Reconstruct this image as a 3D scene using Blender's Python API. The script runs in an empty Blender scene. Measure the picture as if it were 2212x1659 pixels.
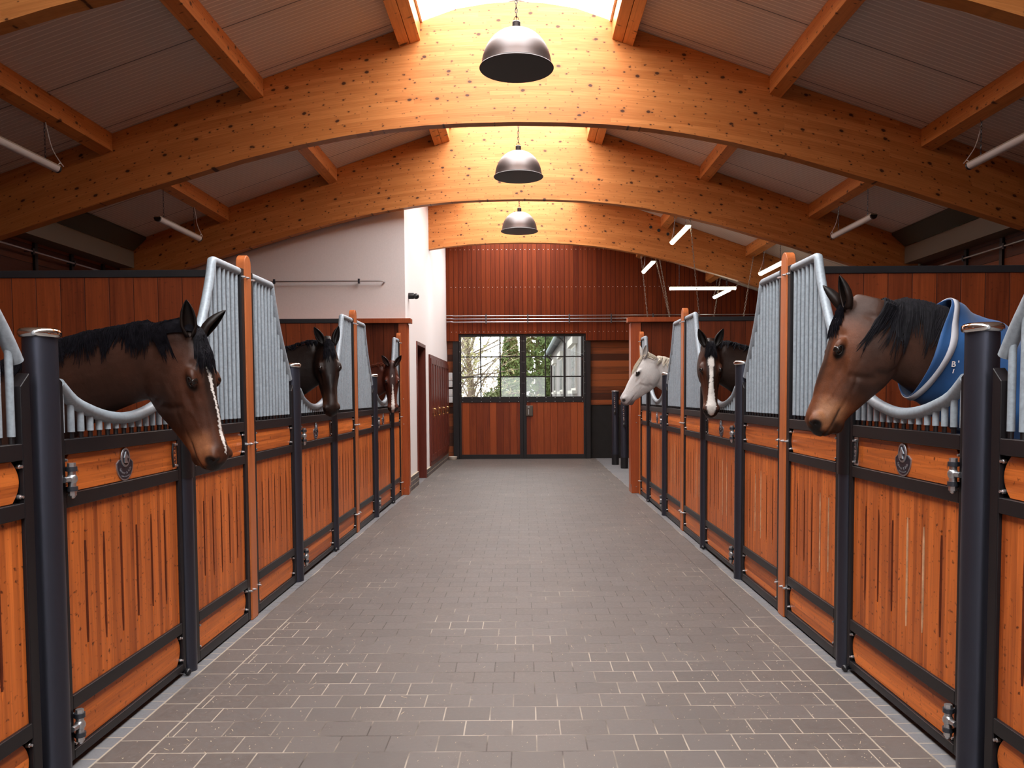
import bpy, bmesh, math, random
import numpy as np
from mathutils import Vector, Matrix, noise as mnoise
random.seed(7)
PI = math.pi
S = bpy.context.scene
COL = S.collection

# ------------------------------------------------------------------ camera
FPX, HCAM = 1770.0, 1.47
pitch, roll = 0.0495, -0.0056
cp, sp, cr, sr = math.cos(pitch), math.sin(pitch), math.cos(roll), math.sin(roll)
fwd = Vector((0, cp, -sp)); rgt = Vector((1, 0, 0)); upv = rgt.cross(fwd)
r2 = cr*rgt + sr*upv; u2 = -sr*rgt + cr*upv
cd = bpy.data.cameras.new('camera'); cam = bpy.data.objects.new('camera', cd); COL.objects.link(cam)
m = Matrix.Identity(4)
for i in range(3):
    m[i][0] = r2[i]; m[i][1] = u2[i]; m[i][2] = -fwd[i]
m[2][3] = HCAM
cam.matrix_world = m
cd.sensor_fit = 'HORIZONTAL'; cd.sensor_width = 36.0; cd.lens = FPX*36/2212
cd.shift_x = -25.3/2212; cd.shift_y = 111.2/2212
cd.clip_start = 0.05; cd.clip_end = 300
S.camera = cam

# ------------------------------------------------------------------ colour management, world, cycles
S.view_settings.view_transform = 'Standard'; S.view_settings.look = 'None'
S.view_settings.gamma = 1.0; S.view_settings.use_curve_mapping = False
S.view_settings.exposure = EXPO = 0.22
cy = S.cycles
cy.max_bounces = 8; cy.diffuse_bounces = 5; cy.glossy_bounces = 3; cy.transmission_bounces = 4
cy.transparent_max_bounces = 12; cy.caustics_reflective = False; cy.caustics_refractive = False
cy.sample_clamp_indirect = 4.0; cy.use_denoising = True
w = bpy.data.worlds.new('sky'); S.world = w; w.use_nodes = True
nt = w.node_tree; bg = nt.nodes['Background']
tc = nt.nodes.new('ShaderNodeTexCoord'); sx = nt.nodes.new('ShaderNodeSeparateXYZ')
nt.links.new(tc.outputs['Generated'], sx.inputs[0])
mr = nt.nodes.new('ShaderNodeMapRange'); nt.links.new(sx.outputs['Z'], mr.inputs[0])
mr.inputs[1].default_value = -0.1; mr.inputs[2].default_value = 0.9
mx = nt.nodes.new('ShaderNodeMix'); mx.data_type = 'RGBA'; nt.links.new(mr.outputs[0], mx.inputs[0])
mx.inputs[6].default_value = (1.0, 0.98, 0.96, 1); mx.inputs[7].default_value = (0.96, 0.98, 1.0, 1)
nt.links.new(mx.outputs[2], bg.inputs[0]); bg.inputs[1].default_value = SKY = 3.0
def portal(name, loc, rot, sx_, sy_):
    l = bpy.data.lights.new(name, 'AREA'); l.shape = 'RECTANGLE'; l.size = sx_; l.size_y = sy_
    l.energy = 1; l.cycles.is_portal = True
    o = bpy.data.objects.new(name, l); o.location = loc; o.rotation_euler = rot; COL.objects.link(o)
sl = bpy.data.lights.new('skylight_daylight', 'AREA'); sl.shape = 'RECTANGLE'; sl.size = 1.92; sl.size_y = 37.4
sl.color = (1.0, 0.965, 0.93); sl.energy = 1950
so_ = bpy.data.objects.new('skylight_daylight', sl); so_.location = (-0.055, 0.3, 5.64); COL.objects.link(so_)
portal('back_door_portal', (0, -18.3, 1.4), (PI/2, 0, 0), 3.0, 2.8)
portal('front_door_portal', (-0.02, 19.05, 2.14), (-PI/2, 0, 0), 2.8, 1.45)

# ------------------------------------------------------------------ helpers
def link(o, parent=None):
    COL.objects.link(o)
    if parent is not None: o.parent = parent
    return o
def tag(o, label=None, cat=None, group=None, kind=None):
    if label: o['label'] = label
    if cat: o['category'] = cat
    if group: o['group'] = group
    if kind: o['kind'] = kind
    return o
def thing(name, label, cat, loc=(0, 0, 0), rz=0.0, group=None):
    o = bpy.data.objects.new(name, None); COL.objects.link(o)
    o.location = loc; o.rotation_euler = (0, 0, rz); o.empty_display_size = 0.05
    return tag(o, label, cat, group)
def dup(root, loc=None, label=None, group=None):
    def cp_(o, par):
        c = o.copy(); COL.objects.link(c); c.parent = par
        for ch in o.children: cp_(ch, c)
        return c
    r = cp_(root, None)
    if loc is not None: r.location = loc
    if label: r['label'] = label
    if group: r['group'] = group
    return r

class MB:
    def __init__(s): s.v = []; s.f = []
    def add(s, vs, fs):
        n = len(s.v); s.v += [tuple(p) for p in vs]; s.f += [tuple(i+n for i in q) for q in fs]
        return s
    def box(s, x0, x1, y0, y1, z0, z1):
        if x0 > x1: x0, x1 = x1, x0
        if y0 > y1: y0, y1 = y1, y0
        if z0 > z1: z0, z1 = z1, z0
        return s.add([(x0,y0,z0),(x1,y0,z0),(x1,y1,z0),(x0,y1,z0),(x0,y0,z1),(x1,y0,z1),(x1,y1,z1),(x0,y1,z1)],
                     [(0,3,2,1),(4,5,6,7),(0,1,5,4),(1,2,6,5),(2,3,7,6),(3,0,4,7)])
    def prism(s, poly, a, b, axis='x'):
        # poly in the two other axes (order: x->(y,z), y->(x,z), z->(x,y))
        def P(p, c):
            return {'x': (c, p[0], p[1]), 'y': (p[0], c, p[1]), 'z': (p[0], p[1], c)}[axis]
        n = len(poly); vs = [P(p, a) for p in poly] + [P(p, b) for p in poly]
        fs = [tuple(range(n))[::-1], tuple(range(n, 2*n))] + [(i, (i+1) % n, n+(i+1) % n, n+i) for i in range(n)]
        return s.add(vs, fs)
    def tube(s, path, r, n=12, cap=True):
        path = [Vector(p) for p in path]; m_ = len(path)
        rr = r if isinstance(r, (list, tuple)) else [r]*m_
        vs = []; T = []
        for i in range(m_):
            a = path[max(0, i-1)]; b = path[min(m_-1, i+1)]; T.append((b-a).normalized())
        ref = Vector((0, 0, 1)) if abs(T[0].z) < 0.9 else Vector((1, 0, 0))
        u = T[0].cross(ref).normalized()
        for i in range(m_):
            u = (u - T[i]*u.dot(T[i])).normalized(); v = T[i].cross(u)
            for k in range(n):
                a = 2*PI*k/n; vs.append(path[i] + rr[i]*(math.cos(a)*u + math.sin(a)*v))
        fs = []
        for i in range(m_-1):
            for k in range(n):
                fs.append((i*n+k, i*n+(k+1) % n, (i+1)*n+(k+1) % n, (i+1)*n+k))
        if cap: fs += [tuple(range(n))[::-1], tuple(range((m_-1)*n, m_*n))]
        return s.add(vs, fs)
    def cyl(s, a, b, r, n=12): return s.tube([a, b], r, n)
    def lathe(s, prof, c=(0, 0, 0), axis='z', n=24, closed=False):
        # prof: list of (radius, height)
        vs = []; m_ = len(prof)
        for (r, h) in prof:
            for k in range(n):
                a = 2*PI*k/n; p = (r*math.cos(a), r*math.sin(a), h)
                if axis == 'x': p = (p[2], p[0], p[1])
                if axis == 'y': p = (p[0], p[2], p[1])
                vs.append((p[0]+c[0], p[1]+c[1], p[2]+c[2]))
        fs = []
        for i in range(m_ - (0 if closed else 1)):
            j = (i+1) % m_
            for k in range(n): fs.append((i*n+k, i*n+(k+1) % n, j*n+(k+1) % n, j*n+k))
        if not closed: fs += [tuple(range(n))[::-1], tuple(range((m_-1)*n, m_*n))]
        return s.add(vs, fs)
    def sphere(s, c, r, n=12, m_=8):
        rx, ry, rz = r if isinstance(r, (tuple, list)) else (r, r, r)
        pr = [(math.sin(PI*i/m_), -math.cos(PI*i/m_)) for i in range(m_+1)]
        vs = [(c[0], c[1], c[2]-rz)]
        for i in range(1, m_):
            for k in range(n):
                a = 2*PI*k/n; vs.append((c[0]+rx*pr[i][0]*math.cos(a), c[1]+ry*pr[i][0]*math.sin(a), c[2]+rz*pr[i][1]))
        vs.append((c[0], c[1], c[2]+rz)); fs = []
        for k in range(n): fs.append((0, 1+(k+1) % n, 1+k))
        for i in range(m_-2):
            for k in range(n): fs.append((1+i*n+k, 1+i*n+(k+1) % n, 1+(i+1)*n+(k+1) % n, 1+(i+1)*n+k))
        t = len(vs)-1; b0 = 1+(m_-2)*n
        for k in range(n): fs.append((b0+k, b0+(k+1) % n, t))
        return s.add(vs, fs)
    def mesh(s, name):
        me = bpy.data.meshes.new(name); me.from_pydata(s.v, [], s.f); me.update()
        bm = bmesh.new(); bm.from_mesh(me); bmesh.ops.recalc_face_normals(bm, faces=bm.faces); bm.to_mesh(me); bm.free()
        return me
    def obj(s, name, mt, parent=None, smooth=35, bevel=0):
        me = s.mesh(name); me.materials.append(mt)
        if smooth:
            me.shade_smooth(); me.set_sharp_from_angle(angle=math.radians(smooth))
        o = bpy.data.objects.new(name, me); link(o, parent)
        if bevel:
            b = o.modifiers.new('b', 'BEVEL'); b.width = bevel; b.segments = 2; b.limit_method = 'ANGLE'; b.angle_limit = 0.9
            b.harden_normals = True
        return o
def struct(name, mb, mt, parent=None, **k):
    o = mb.obj(name, mt, parent, **k)
    if parent is None: o['kind'] = 'structure'
    return o

# ------------------------------------------------------------------ node helpers
class NT:
    def __init__(s, name):
        s.m = bpy.data.materials.new(name); s.m.use_nodes = True; s.t = s.m.node_tree
        s.b = s.t.nodes['Principled BSDF']; s.o = s.t.nodes['Material Output']
    def n(s, ty, **k):
        x = s.t.nodes.new('ShaderNode'+ty)
        for a, b in k.items(): setattr(x, a, b)
        return x
    def L(s, a, b): s.t.links.new(a, b)
    def val(s, x, sock):
        if isinstance(x, (int, float)): sock.default_value = x
        elif isinstance(x, (tuple, list)): sock.default_value = tuple(x) + ((1,) if len(x) == 3 and sock.type == 'RGBA' else ())
        else: s.L(x, sock)
    def math(s, op, a, b=0, c=0, clamp=False):
        x = s.n('Math', operation=op, use_clamp=clamp)
        s.val(a, x.inputs[0]); s.val(b, x.inputs[1]); s.val(c, x.inputs[2]); return x.outputs[0]
    def mix(s, f, a, b, bt='MIX'):
        x = s.n('Mix', data_type='RGBA', blend_type=bt); s.val(f, x.inputs[0]); s.val(a, x.inputs[6]); s.val(b, x.inputs[7]); return x.outputs[2]
    def noise(s, vec, scale, detail=3, rough=0.5, dist=0.0, out=0):
        x = s.n('TexNoise'); s.L(vec, x.inputs['Vector']); x.inputs['Scale'].default_value = scale
        x.inputs['Detail'].default_value = detail; x.inputs['Roughness'].default_value = rough; x.inputs['Distortion'].default_value = dist
        return x.outputs[out]
    def ramp(s, v, lo, hi, a=0.0, b=1.0):
        x = s.n('MapRange', clamp=True); s.val(v, x.inputs[0]); x.inputs[1].default_value = lo; x.inputs[2].default_value = hi
        x.inputs[3].default_value = a; x.inputs[4].default_value = b; return x.outputs[0]
    def xyz(s, kind='Object'):
        t = s.n('TexCoord'); x = s.n('SeparateXYZ'); s.L(t.outputs[kind], x.inputs[0]); return t.outputs[kind], x.outputs[0], x.outputs[1], x.outputs[2]
    def comb(s, a, b, c):
        x = s.n('CombineXYZ'); s.val(a, x.inputs[0]); s.val(b, x.inputs[1]); s.val(c, x.inputs[2]); return x.outputs[0]
    def rnd(s): return s.n('ObjectInfo').outputs['Random']
    def white(s, v):
        x = s.n('TexWhiteNoise', noise_dimensions='1D'); s.val(v, x.inputs['W']); return x.outputs['Value']
    def bump(s, h, strength, dist=0.002):
        x = s.n('Bump'); x.inputs['Strength'].default_value = strength; x.inputs['Distance'].default_value = dist
        s.L(h, x.inputs['Height']); s.L(x.outputs[0], s.b.inputs['Normal'])
    def set(s, color=None, rough=None, metal=None, spec=None, coat=None):
        if color is not None: s.val(color, s.b.inputs['Base Color'])
        if rough is not None: s.val(rough, s.b.inputs['Roughness'])
        if metal is not None: s.val(metal, s.b.inputs['Metallic'])
        if spec is not None: s.val(spec, s.b.inputs['Specular IOR Level'])
        if coat is not None: s.b.inputs['Coat Weight'].default_value = coat; s.b.inputs['Coat Roughness'].default_value = 0.25
        return s

def plain(name, col, rough=0.5, metal=0.0, spec=0.5, mottled=0.0, scale=30):
    k = NT(name); k.set(col, rough, metal, spec)
    if mottled:
        v, x, y, z = k.xyz(); n1 = k.noise(v, scale, 4, 0.6)
        f = k.ramp(n1, 0.3, 0.7, 1-mottled, 1+mottled)
        c = k.n('Mix', data_type='RGBA', blend_type='MULTIPLY'); c.inputs[0].default_value = 1
        k.val(col, c.inputs[6]); k.L(k.comb(f, f, f), c.inputs[7]); k.L(c.outputs[2], k.b.inputs['Base Color'])
        k.L(k.ramp(n1, 0.3, 0.7, rough*0.8, min(1, rough*1.25)), k.b.inputs['Roughness'])
    return k.m

def wood(name, c_lo, c_hi, across='y', along='z', bw=0.15, joint=True, rough=0.42, ticks=0.5, jw=0.012, vary=0.35,
         per_obj=True, gscale=1.0, coat=0.0, jdark=0.15, zoff=0.0, bend=0.0, spec=0.3):
    """planked timber: colour per board, grain along the board, short dark ticks"""
    k = NT(name); v, X, Y, Z = k.xyz(); A = dict(x=X, y=Y, z=Z)
    a, l = A[across], A[along]
    oth = A[[q for q in 'xyz' if q not in (across, along)][0]]
    if bend: a = k.math('ADD', a, k.math('MULTIPLY', k.math('POWER', k.math('ABSOLUTE', l), 2.0), bend))
    r = k.rnd() if per_obj else 0.37
    u = k.math('ADD', k.math('DIVIDE', a, bw), zoff)
    idx = k.math('FLOOR', u); fr = k.math('SUBTRACT', u, idx)
    seed = k.math('ADD', idx, k.math('MULTIPLY', r, 57.3))
    rb = k.white(seed)
    off = k.math('MULTIPLY', rb, 31.0)
    gv = k.comb(k.math('MULTIPLY', a, 70*gscale), k.math('ADD', k.math('MULTIPLY', l, 2.2), off), k.math('MULTIPLY', oth, 20))
    g1 = k.noise(gv, 1.0, 4, 0.65, 0.6)
    gv2 = k.comb(k.math('MULTIPLY', a, 14*gscale), k.math('ADD', k.math('MULTIPLY', l, 0.8), off), oth)
    g2 = k.noise(gv2, 1.0, 3, 0.55, 0.8)
    t = k.math('ADD', k.math('MULTIPLY', g1, 0.55), k.math('MULTIPLY', g2, 0.45))
    t = k.math('ADD', t, k.math('MULTIPLY', k.math('SUBTRACT', rb, 0.5), vary))
    t = k.ramp(t, 0.28, 0.74)
    c = k.mix(t, c_lo, c_hi)
    if ticks:
        tv = k.comb(k.math('MULTIPLY', a, 38*gscale), k.math('ADD', k.math('MULTIPLY', l, 48), off), 3.1)
        tn = k.noise(tv, 1.0, 2, 0.5, 0.3)
        tk = k.ramp(tn, 0.63, 0.73)
        c = k.mix(k.math('MULTIPLY', tk, ticks), c, tuple(q*0.32 for q in c_lo))
    if joint:
        d = k.math('MINIMUM', fr, k.math('SUBTRACT', 1.0, fr))
        j = k.ramp(d, jw*0.5, jw*1.3, 1, 0)
        c = k.mix(k.math('MULTIPLY', j, 0.9), c, tuple(q*jdark for q in c_lo))
        h = k.math('SUBTRACT', k.math('MULTIPLY', g1, 0.12), j)
        k.bump(h, 0.5, 0.004)
    else:
        k.bump(g1, 0.12, 0.001)
    k.set(c, k.ramp(g1, 0.2, 0.8, rough-0.07, rough+0.1), coat=coat, spec=spec)
    return k.m

ORL, ORH = (0.23, 0.044, 0.008), (0.74, 0.190, 0.035)
M = {}
M['board_v'] = wood('stained_bamboo_boards', ORL, ORH, 'y', 'z', 0.035, False, 0.42, 0.9, vary=0.22, gscale=0.8)
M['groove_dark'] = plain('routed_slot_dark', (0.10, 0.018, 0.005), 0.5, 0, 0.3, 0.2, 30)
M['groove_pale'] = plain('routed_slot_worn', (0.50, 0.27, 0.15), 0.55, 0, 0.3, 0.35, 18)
M['board_h'] = wood('stained_bamboo_plank', ORL, (0.76, 0.200, 0.037), 'z', 'y', 0.04, False, 0.40, 0.8, vary=0.3)
M['plank'] = wood('orange_stained_post', (0.28, 0.07, 0.018), (0.55, 0.16, 0.05), 'y', 'z', 0.3, False, 0.35, 0.15, vary=0.1)
M['part'] = wood('partition_boards', (0.060, 0.010, 0.003), (0.185, 0.036, 0.008), 'x', 'z', 0.158, True, 0.42, 0.35, jw=0.014, vary=0.22, spec=0.2)
M['cladv'] = wood('red_cladding', (0.075, 0.011, 0.003), (0.155, 0.027, 0.006), 'x', 'z', 0.105, True, 0.55, 0.12, jw=0.045, vary=0.30, spec=0.12)
M['doorv'] = wood('door_boards', (0.13, 0.020, 0.004), (0.29, 0.058, 0.011), 'x', 'z', 0.155, True, 0.4, 0.2, jw=0.02, vary=0.5)
M['ipe'] = wood('horizontal_hardwood', (0.05, 0.011, 0.003), (0.24, 0.062, 0.015), 'z', 'x', 0.15, True, 0.42, 0.25, jw=0.025, vary=0.9)
M['sidew'] = wood('side_wall_boards', (0.06, 0.013, 0.004), (0.20, 0.05, 0.014), 'z', 'y', 0.22, True, 0.5, 0.25, jw=0.02, vary=0.8)
M['pil'] = wood('reddish_pilaster', (0.22, 0.042, 0.011), (0.42, 0.095, 0.026), 'x', 'z', 0.4, False, 0.36, 0.12, vary=0.1)
M['mahog'] = wood('mahogany', (0.075, 0.014, 0.009), (0.16, 0.033, 0.020), 'y', 'z', 0.1, False, 0.32, 0.0, vary=0.2)

def glulam(name, bend, across='z', along='x'):
    k = NT(name); v, X, Y, Z = k.xyz(); A = dict(x=X, y=Y, z=Z); a, l = A[across], A[along]
    oth = A[[q for q in 'xyz' if q not in (across, along)][0]]
    r = k.math('MULTIPLY', k.rnd(), 43.0)
    if bend: a = k.math('ADD', a, k.math('MULTIPLY', k.math('POWER', k.math('ABSOLUTE', l), 2.0), bend))
    u = k.math('DIVIDE', a, 0.042); row = k.math('FLOOR', u); fr = k.math('SUBTRACT', u, row)
    rr = k.white(k.math('ADD', row, r))
    w_ = k.math('ADD', k.math('DIVIDE', l, 1.1), k.math('MULTIPLY', rr, 9.7)); blk = k.math('FLOOR', w_)
    rb = k.white(k.math('ADD', k.math('ADD', k.math('MULTIPLY', blk, 3.7), k.math('MULTIPLY', row, 11.3)), r))
    gv = k.comb(k.math('MULTIPLY', a, 95), k.math('ADD', k.math('MULTIPLY', l, 2.6), k.math('MULTIPLY', rb, 30)), k.math('MULTIPLY', oth, 30))
    g = k.noise(gv, 1.0, 3, 0.6, 0.5)
    gp = k.noise(k.comb(k.math('MULTIPLY', a, 2.0), l, k.math('ADD', oth, r)), 0.9, 2, 0.5)
    t = k.math('ADD', k.math('MULTIPLY', g, 0.75), k.math('MULTIPLY', rb, 0.28))
    c = k.mix(k.ramp(t, 0.25, 0.80), (0.40, 0.125, 0.028), (0.66, 0.265, 0.080))
    c = k.mix(k.ramp(gp, 0.35, 0.7, 0, 0.35), c, (0.52, 0.19, 0.045))
    d = k.math('MINIMUM', fr, k.math('SUBTRACT', 1.0, fr))
    c = k.mix(k.ramp(d, 0.01, 0.05, 0.35, 0), c, (0.30, 0.12, 0.035))
    # knots
    for sc, rad, am in ((3.4, 0.046, 0.95), (6.3, 0.045, 0.9), (11.0, 0.045, 0.7)):
        vo = k.n('TexVoronoi', voronoi_dimensions='2D'); vo.inputs['Scale'].default_value = sc; vo.inputs['Randomness'].default_value = 1.0
        nv = k.noise(v, 18, 2, 0.5)
        k.L(k.comb(k.math('ADD', k.math('MULTIPLY', l, 0.62), r), k.math('ADD', a, k.math('MULTIPLY', nv, 0.02)), 0.0), vo.inputs['Vector'])
        ds = vo.outputs['Distance']
        c = k.mix(k.ramp(ds, rad*1.6, rad*2.6, 0.25*am, 0), c, (0.30, 0.11, 0.035))
        c = k.mix(k.ramp(ds, rad*0.75, rad*1.3, am, 0), c, (0.05, 0.016, 0.008))
    k.set(c, 0.48, coat=0.05, spec=0.3); k.bump(g, 0.1, 0.001)
    return k.m
M['glu'] = glulam('glulam_spruce', 0.036)
M['purlin'] = glulam('purlin_spruce', 0.0, 'z', 'y')

k = NT('white_ribbed_roof_panel'); v, X, Y, Z = k.xyz()
fr = k.math('FRACT', k.math('DIVIDE', Y, 0.062))
rib = k.ramp(k.math('ABSOLUTE', k.math('SUBTRACT', fr, 0.5)), 0.36, 0.46)
fr2 = k.math('FRACT', k.math('DIVIDE', Y, 1.0)); sm = k.ramp(k.math('ABSOLUTE', k.math('SUBTRACT', fr2, 0.5)), 0.004, 0.009, 1, 0)
c = k.mix(rib, (0.66, 0.57, 0.49), (0.93, 0.84, 0.74)); c = k.mix(sm, c, (0.12, 0.11, 0.1))
k.set(c, 0.5); k.bump(rib, 0.6, 0.004); M['roof'] = k.m

M['black'] = plain('black_powder_coat', (0.007, 0.007, 0.009), 0.36, 0.0, 0.5)
M['post'] = plain('anthracite_post', (0.060, 0.064, 0.088), 0.40, 0.80, 0.5)
M['frame'] = plain('dark_brown_black_frame', (0.0085, 0.0070, 0.0085), 0.42, 0, 0.35)
M['galv'] = plain('galvanised_steel', (0.315, 0.365, 0.415), 0.50, 0.15, 0.5, 0.16, 55)
M['chrome'] = plain('polished_chrome', (0.80, 0.78, 0.76), 0.10, 1.0)
M['steel'] = plain('brushed_steel', (0.55, 0.56, 0.58), 0.30, 0.9)
M['zinc'] = plain('zinc_bolt', (0.62, 0.62, 0.64), 0.28, 0.9)
M['darkmetal'] = plain('dark_hinge_metal', (0.06, 0.065, 0.08), 0.35, 0.6)
M['rubber'] = plain('black_rubber', (0.010, 0.009, 0.009), 0.7, 0, 0.3, 0.3, 6)
M['white'] = plain('white_plaster', (0.77, 0.72, 0.715), 0.75, 0, 0.3, 0.03, 60)
M['white2'] = plain('white_plaster_front', (0.77, 0.72, 0.715), 0.75, 0, 0.3, 0.03, 60)
M['plastic'] = plain('pale_plastic', (0.62, 0.64, 0.66), 0.45)
M['brass'] = plain('brass', (0.75, 0.48, 0.20), 0.25, 1.0)
M['pewter'] = plain('pewter', (0.42, 0.45, 0.50), 0.30, 0.85)
M['enamel'] = plain('dark_blue_enamel', (0.012, 0.016, 0.028), 0.25)
M['tin'] = plain('gunmetal_shade', (0.125, 0.112, 0.112), 0.42, 0.85)
M['tin_in'] = plain('shade_inside', (0.012, 0.010, 0.010), 0.38, 0.5)
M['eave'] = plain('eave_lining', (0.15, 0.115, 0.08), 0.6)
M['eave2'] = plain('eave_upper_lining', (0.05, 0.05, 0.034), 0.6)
M['cable'] = plain('white_cable', (0.6, 0.58, 0.55), 0.5)
M['chain'] = plain('chain_steel', (0.26, 0.21, 0.17), 0.4, 0.6)
M['bulb'] = plain('frosted_bulb', (0.5, 0.48, 0.45), 0.3)

k = NT('glazing'); k.t.nodes.remove(k.b)
tr = k.n('BsdfTransparent'); tr.inputs[0].default_value = (0.94, 0.96, 0.96, 1); gl = k.n('BsdfGlossy'); gl.inputs['Roughness'].default_value = 0.01
fr_ = k.n('Fresnel'); fr_.inputs[0].default_value = 1.52; ms = k.n('MixShader')
k.L(k.math('MULTIPLY', fr_.outputs[0], 1.6), ms.inputs[0]); k.L(tr.outputs[0], ms.inputs[1]); k.L(gl.outputs[0], ms.inputs[2]); k.L(ms.outputs[0], k.o.inputs[0])
M['glass'] = k.m
k = NT('skylight_glazing'); k.t.nodes.remove(k.b)
tr = k.n('BsdfTransparent'); tr.inputs[0].default_value = (0.95, 0.96, 0.97, 1); k.L(tr.outputs[0], k.o.inputs[0]); M['sky'] = k.m
def emis(name, col, st):
    k = NT(name); k.set((0.8, 0.8, 0.8), 0.4); k.b.inputs['Emission Color'].default_value = col + (1,); k.b.inputs['Emission Strength'].default_value = st; return k.m
M['lit'] = emis('lit_tube_diffuser', (1.0, 0.93, 0.70), 9.0)
M['unlit'] = plain('unlit_tube_diffuser', (0.62, 0.60, 0.58), 0.3)

# pavers
k = NT('grey_block_pavers'); v, X, Y, Z = k.xyz('Object')
def brick(vec, bw, rh, mortar, off=0.5, smooth=0.1, bias=0.0):
    b = k.n('TexBrick'); k.L(vec, b.inputs['Vector']); b.offset = off; b.squash = 1
    b.inputs['Scale'].default_value = 1; b.inputs['Brick Width'].default_value = bw; b.inputs['Row Height'].default_value = rh
    b.inputs['Mortar Size'].default_value = mortar; b.inputs['Mortar Smooth'].default_value = smooth; b.inputs['Bias'].default_value = bias
    b.inputs['Color1'].default_value = (0, 0, 0, 1); b.inputs['Color2'].default_value = (1, 1, 1, 1); b.inputs['Mortar'].default_value = (0.5, 0.5, 0.5, 1)
    return b
wob = k.noise(v, 3.0, 2, 0.5, out=1); ws = k.n('SeparateXYZ'); k.L(wob, ws.inputs[0])
xw = k.math('ADD', X, k.math('MULTIPLY', k.math('SUBTRACT', ws.outputs[0], 0.5), 0.008)); yw = k.math('ADD', Y, k.math('MULTIPLY', k.math('SUBTRACT', ws.outputs[1], 0.5), 0.008))
b1 = brick(k.comb(k.math('ADD', xw, 20.007), k.math('ADD', yw, 40.102), 0), 0.21, 0.162, 0.0032)
b2 = brick(k.comb(k.math('ADD', yw, 40.03), k.math('ADD', xw, 20.0), 0), 0.21, 4.0, 0.0032, 0.0)
b3 = brick(k.comb(k.math('ADD', yw, 40.1), k.math('ADD', xw, 20.0), 0), 0.105, 4.0, 0.0035, 0.0)
ax = k.math('ABSOLUTE', k.math('ADD', X, 0.045))       # aisle centre at x = -0.045
band2 = k.math('GREATER_THAN', ax, 1.515); band3 = k.math('GREATER_THAN', ax, 1.69)
def sel(o): return k.mix(band3, k.mix(band2, b1.outputs[o], b2.outputs[o]), b3.outputs[o])
bc = sel(0); mo = sel(1)
e1 = k.ramp(k.math('ABSOLUTE', k.math('SUBTRACT', ax, 1.515)), 0.003, 0.005, 1, 0); e2 = k.ramp(k.math('ABSOLUTE', k.math('SUBTRACT', ax, 1.69)), 0.003, 0.006, 1, 0)
mo = k.math('MAXIMUM', mo, k.math('MAXIMUM', e1, e2))
n1 = k.noise(v, 2.2, 5, 0.65); n2 = k.noise(v, 45, 4, 0.7); n3 = k.noise(v, 9, 3, 0.6, 0.4)
base = k.mix(k.math('MULTIPLY', bc, 0.5), (0.078, 0.065, 0.059), (0.124, 0.107, 0.101))
base = k.mix(k.ramp(n1, 0.4, 0.65, 0, 0.5), base, (0.105, 0.083, 0.070))
base = k.mix(band3, base, (0.15, 0.152, 0.165))
base = k.mix(k.ramp(n2, 0.35, 0.75, 0, 0.35), base, (0.18, 0.165, 0.16))
base = k.mix(k.ramp(n3, 0.58, 0.72, 0, 0.35), base, (0.07, 0.055, 0.05))
sp_ = k.noise(v, 160, 2, 0.5); pat = k.ramp(n1, 0.45, 0.6)
base = k.mix(k.math('MULTIPLY', k.ramp(sp_, 0.70, 0.74), k.math('ADD', 0.15, k.math('MULTIPLY', pat, 0.5))), base, (0.5, 0.47, 0.44))
mcol = k.mix(k.ramp(k.math('SUBTRACT', k.noise(v, 1.3, 3, 0.6), k.math('SUBTRACT', k.ramp(Y, 3.8, 6.2, 0, 0.16), k.ramp(ax, 0.7, 1.4, 0, 0.10))), 0.40, 0.56), (0.045, 0.036, 0.03), (0.34, 0.29, 0.235))
base = k.mix(mo, base, mcol)
k.set(base, k.ramp(n2, 0.3, 0.7, 0.42, 0.62), spec=0.5)
k.bump(k.math('ADD', k.math('MULTIPLY', n2, 0.25), k.math('MULTIPLY', mo, -0.6)), 0.5, 0.003)
M['floor'] = k.m
k = NT('dark_brick_plinth'); v, X, Y, Z = k.xyz()
b = k.n('TexBrick'); k.L(k.comb(Y, Z, 0), b.inputs['Vector']); b.inputs['Scale'].default_value = 1; b.inputs['Brick Width'].default_value = 0.225; b.inputs['Row Height'].default_value = 0.075
b.inputs['Mortar Size'].default_value = 0.006; b.inputs['Color1'].default_value = (0.05, 0.04, 0.04, 1); b.inputs['Color2'].default_value = (0.09, 0.07, 0.07, 1); b.inputs['Mortar'].default_value = (0.4, 0.33, 0.24, 1)
k.set(b.outputs[0], 0.6); M['brick'] = k.m
# ------------------------------------------------------------------ shell
RX = -0.055                                   # ridge line
def zr(dx): return 5.667 - 0.347*dx           # underside of the roof panels
XL, XR = -5.9, 5.8
struct('floor', MB().box(XL-0.1, XR+0.1, -18.4, 19.12, -0.1, 0), M['floor'], smooth=0)
for nm, x0, x1 in (('wall_left', XL-0.15, XL), ('wall_right', XR, XR+0.15)):
    wl = struct(nm, MB().box(x0, x1, -18.4, 19.1, 0, 3.62), M['sidew'], smooth=0)
    sgn = 1 if x0 < 0 else -1; xi = x1 if x0 < 0 else x0
    for i in range(12):
        y = 3.56 + 0.8*i
        if sgn < 0 and i > 9: continue
        MB().box(xi, xi+sgn*0.03, y, y+0.06, 0.0, 3.33).obj('batten', M['black'], wl, smooth=0)
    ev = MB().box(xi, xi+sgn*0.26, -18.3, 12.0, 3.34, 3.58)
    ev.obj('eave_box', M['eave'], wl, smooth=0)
    MB().prism([(xi+sgn*0.26, 3.585), (xi+sgn*0.26, 3.62), (xi+sgn*0.45, zr(5.42)-0.002), (xi+sgn*0.45, zr(5.42)-0.03)], -18.3, 12.0, 'y').obj('eave_strip', M['eave2'], wl, smooth=0)
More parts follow.
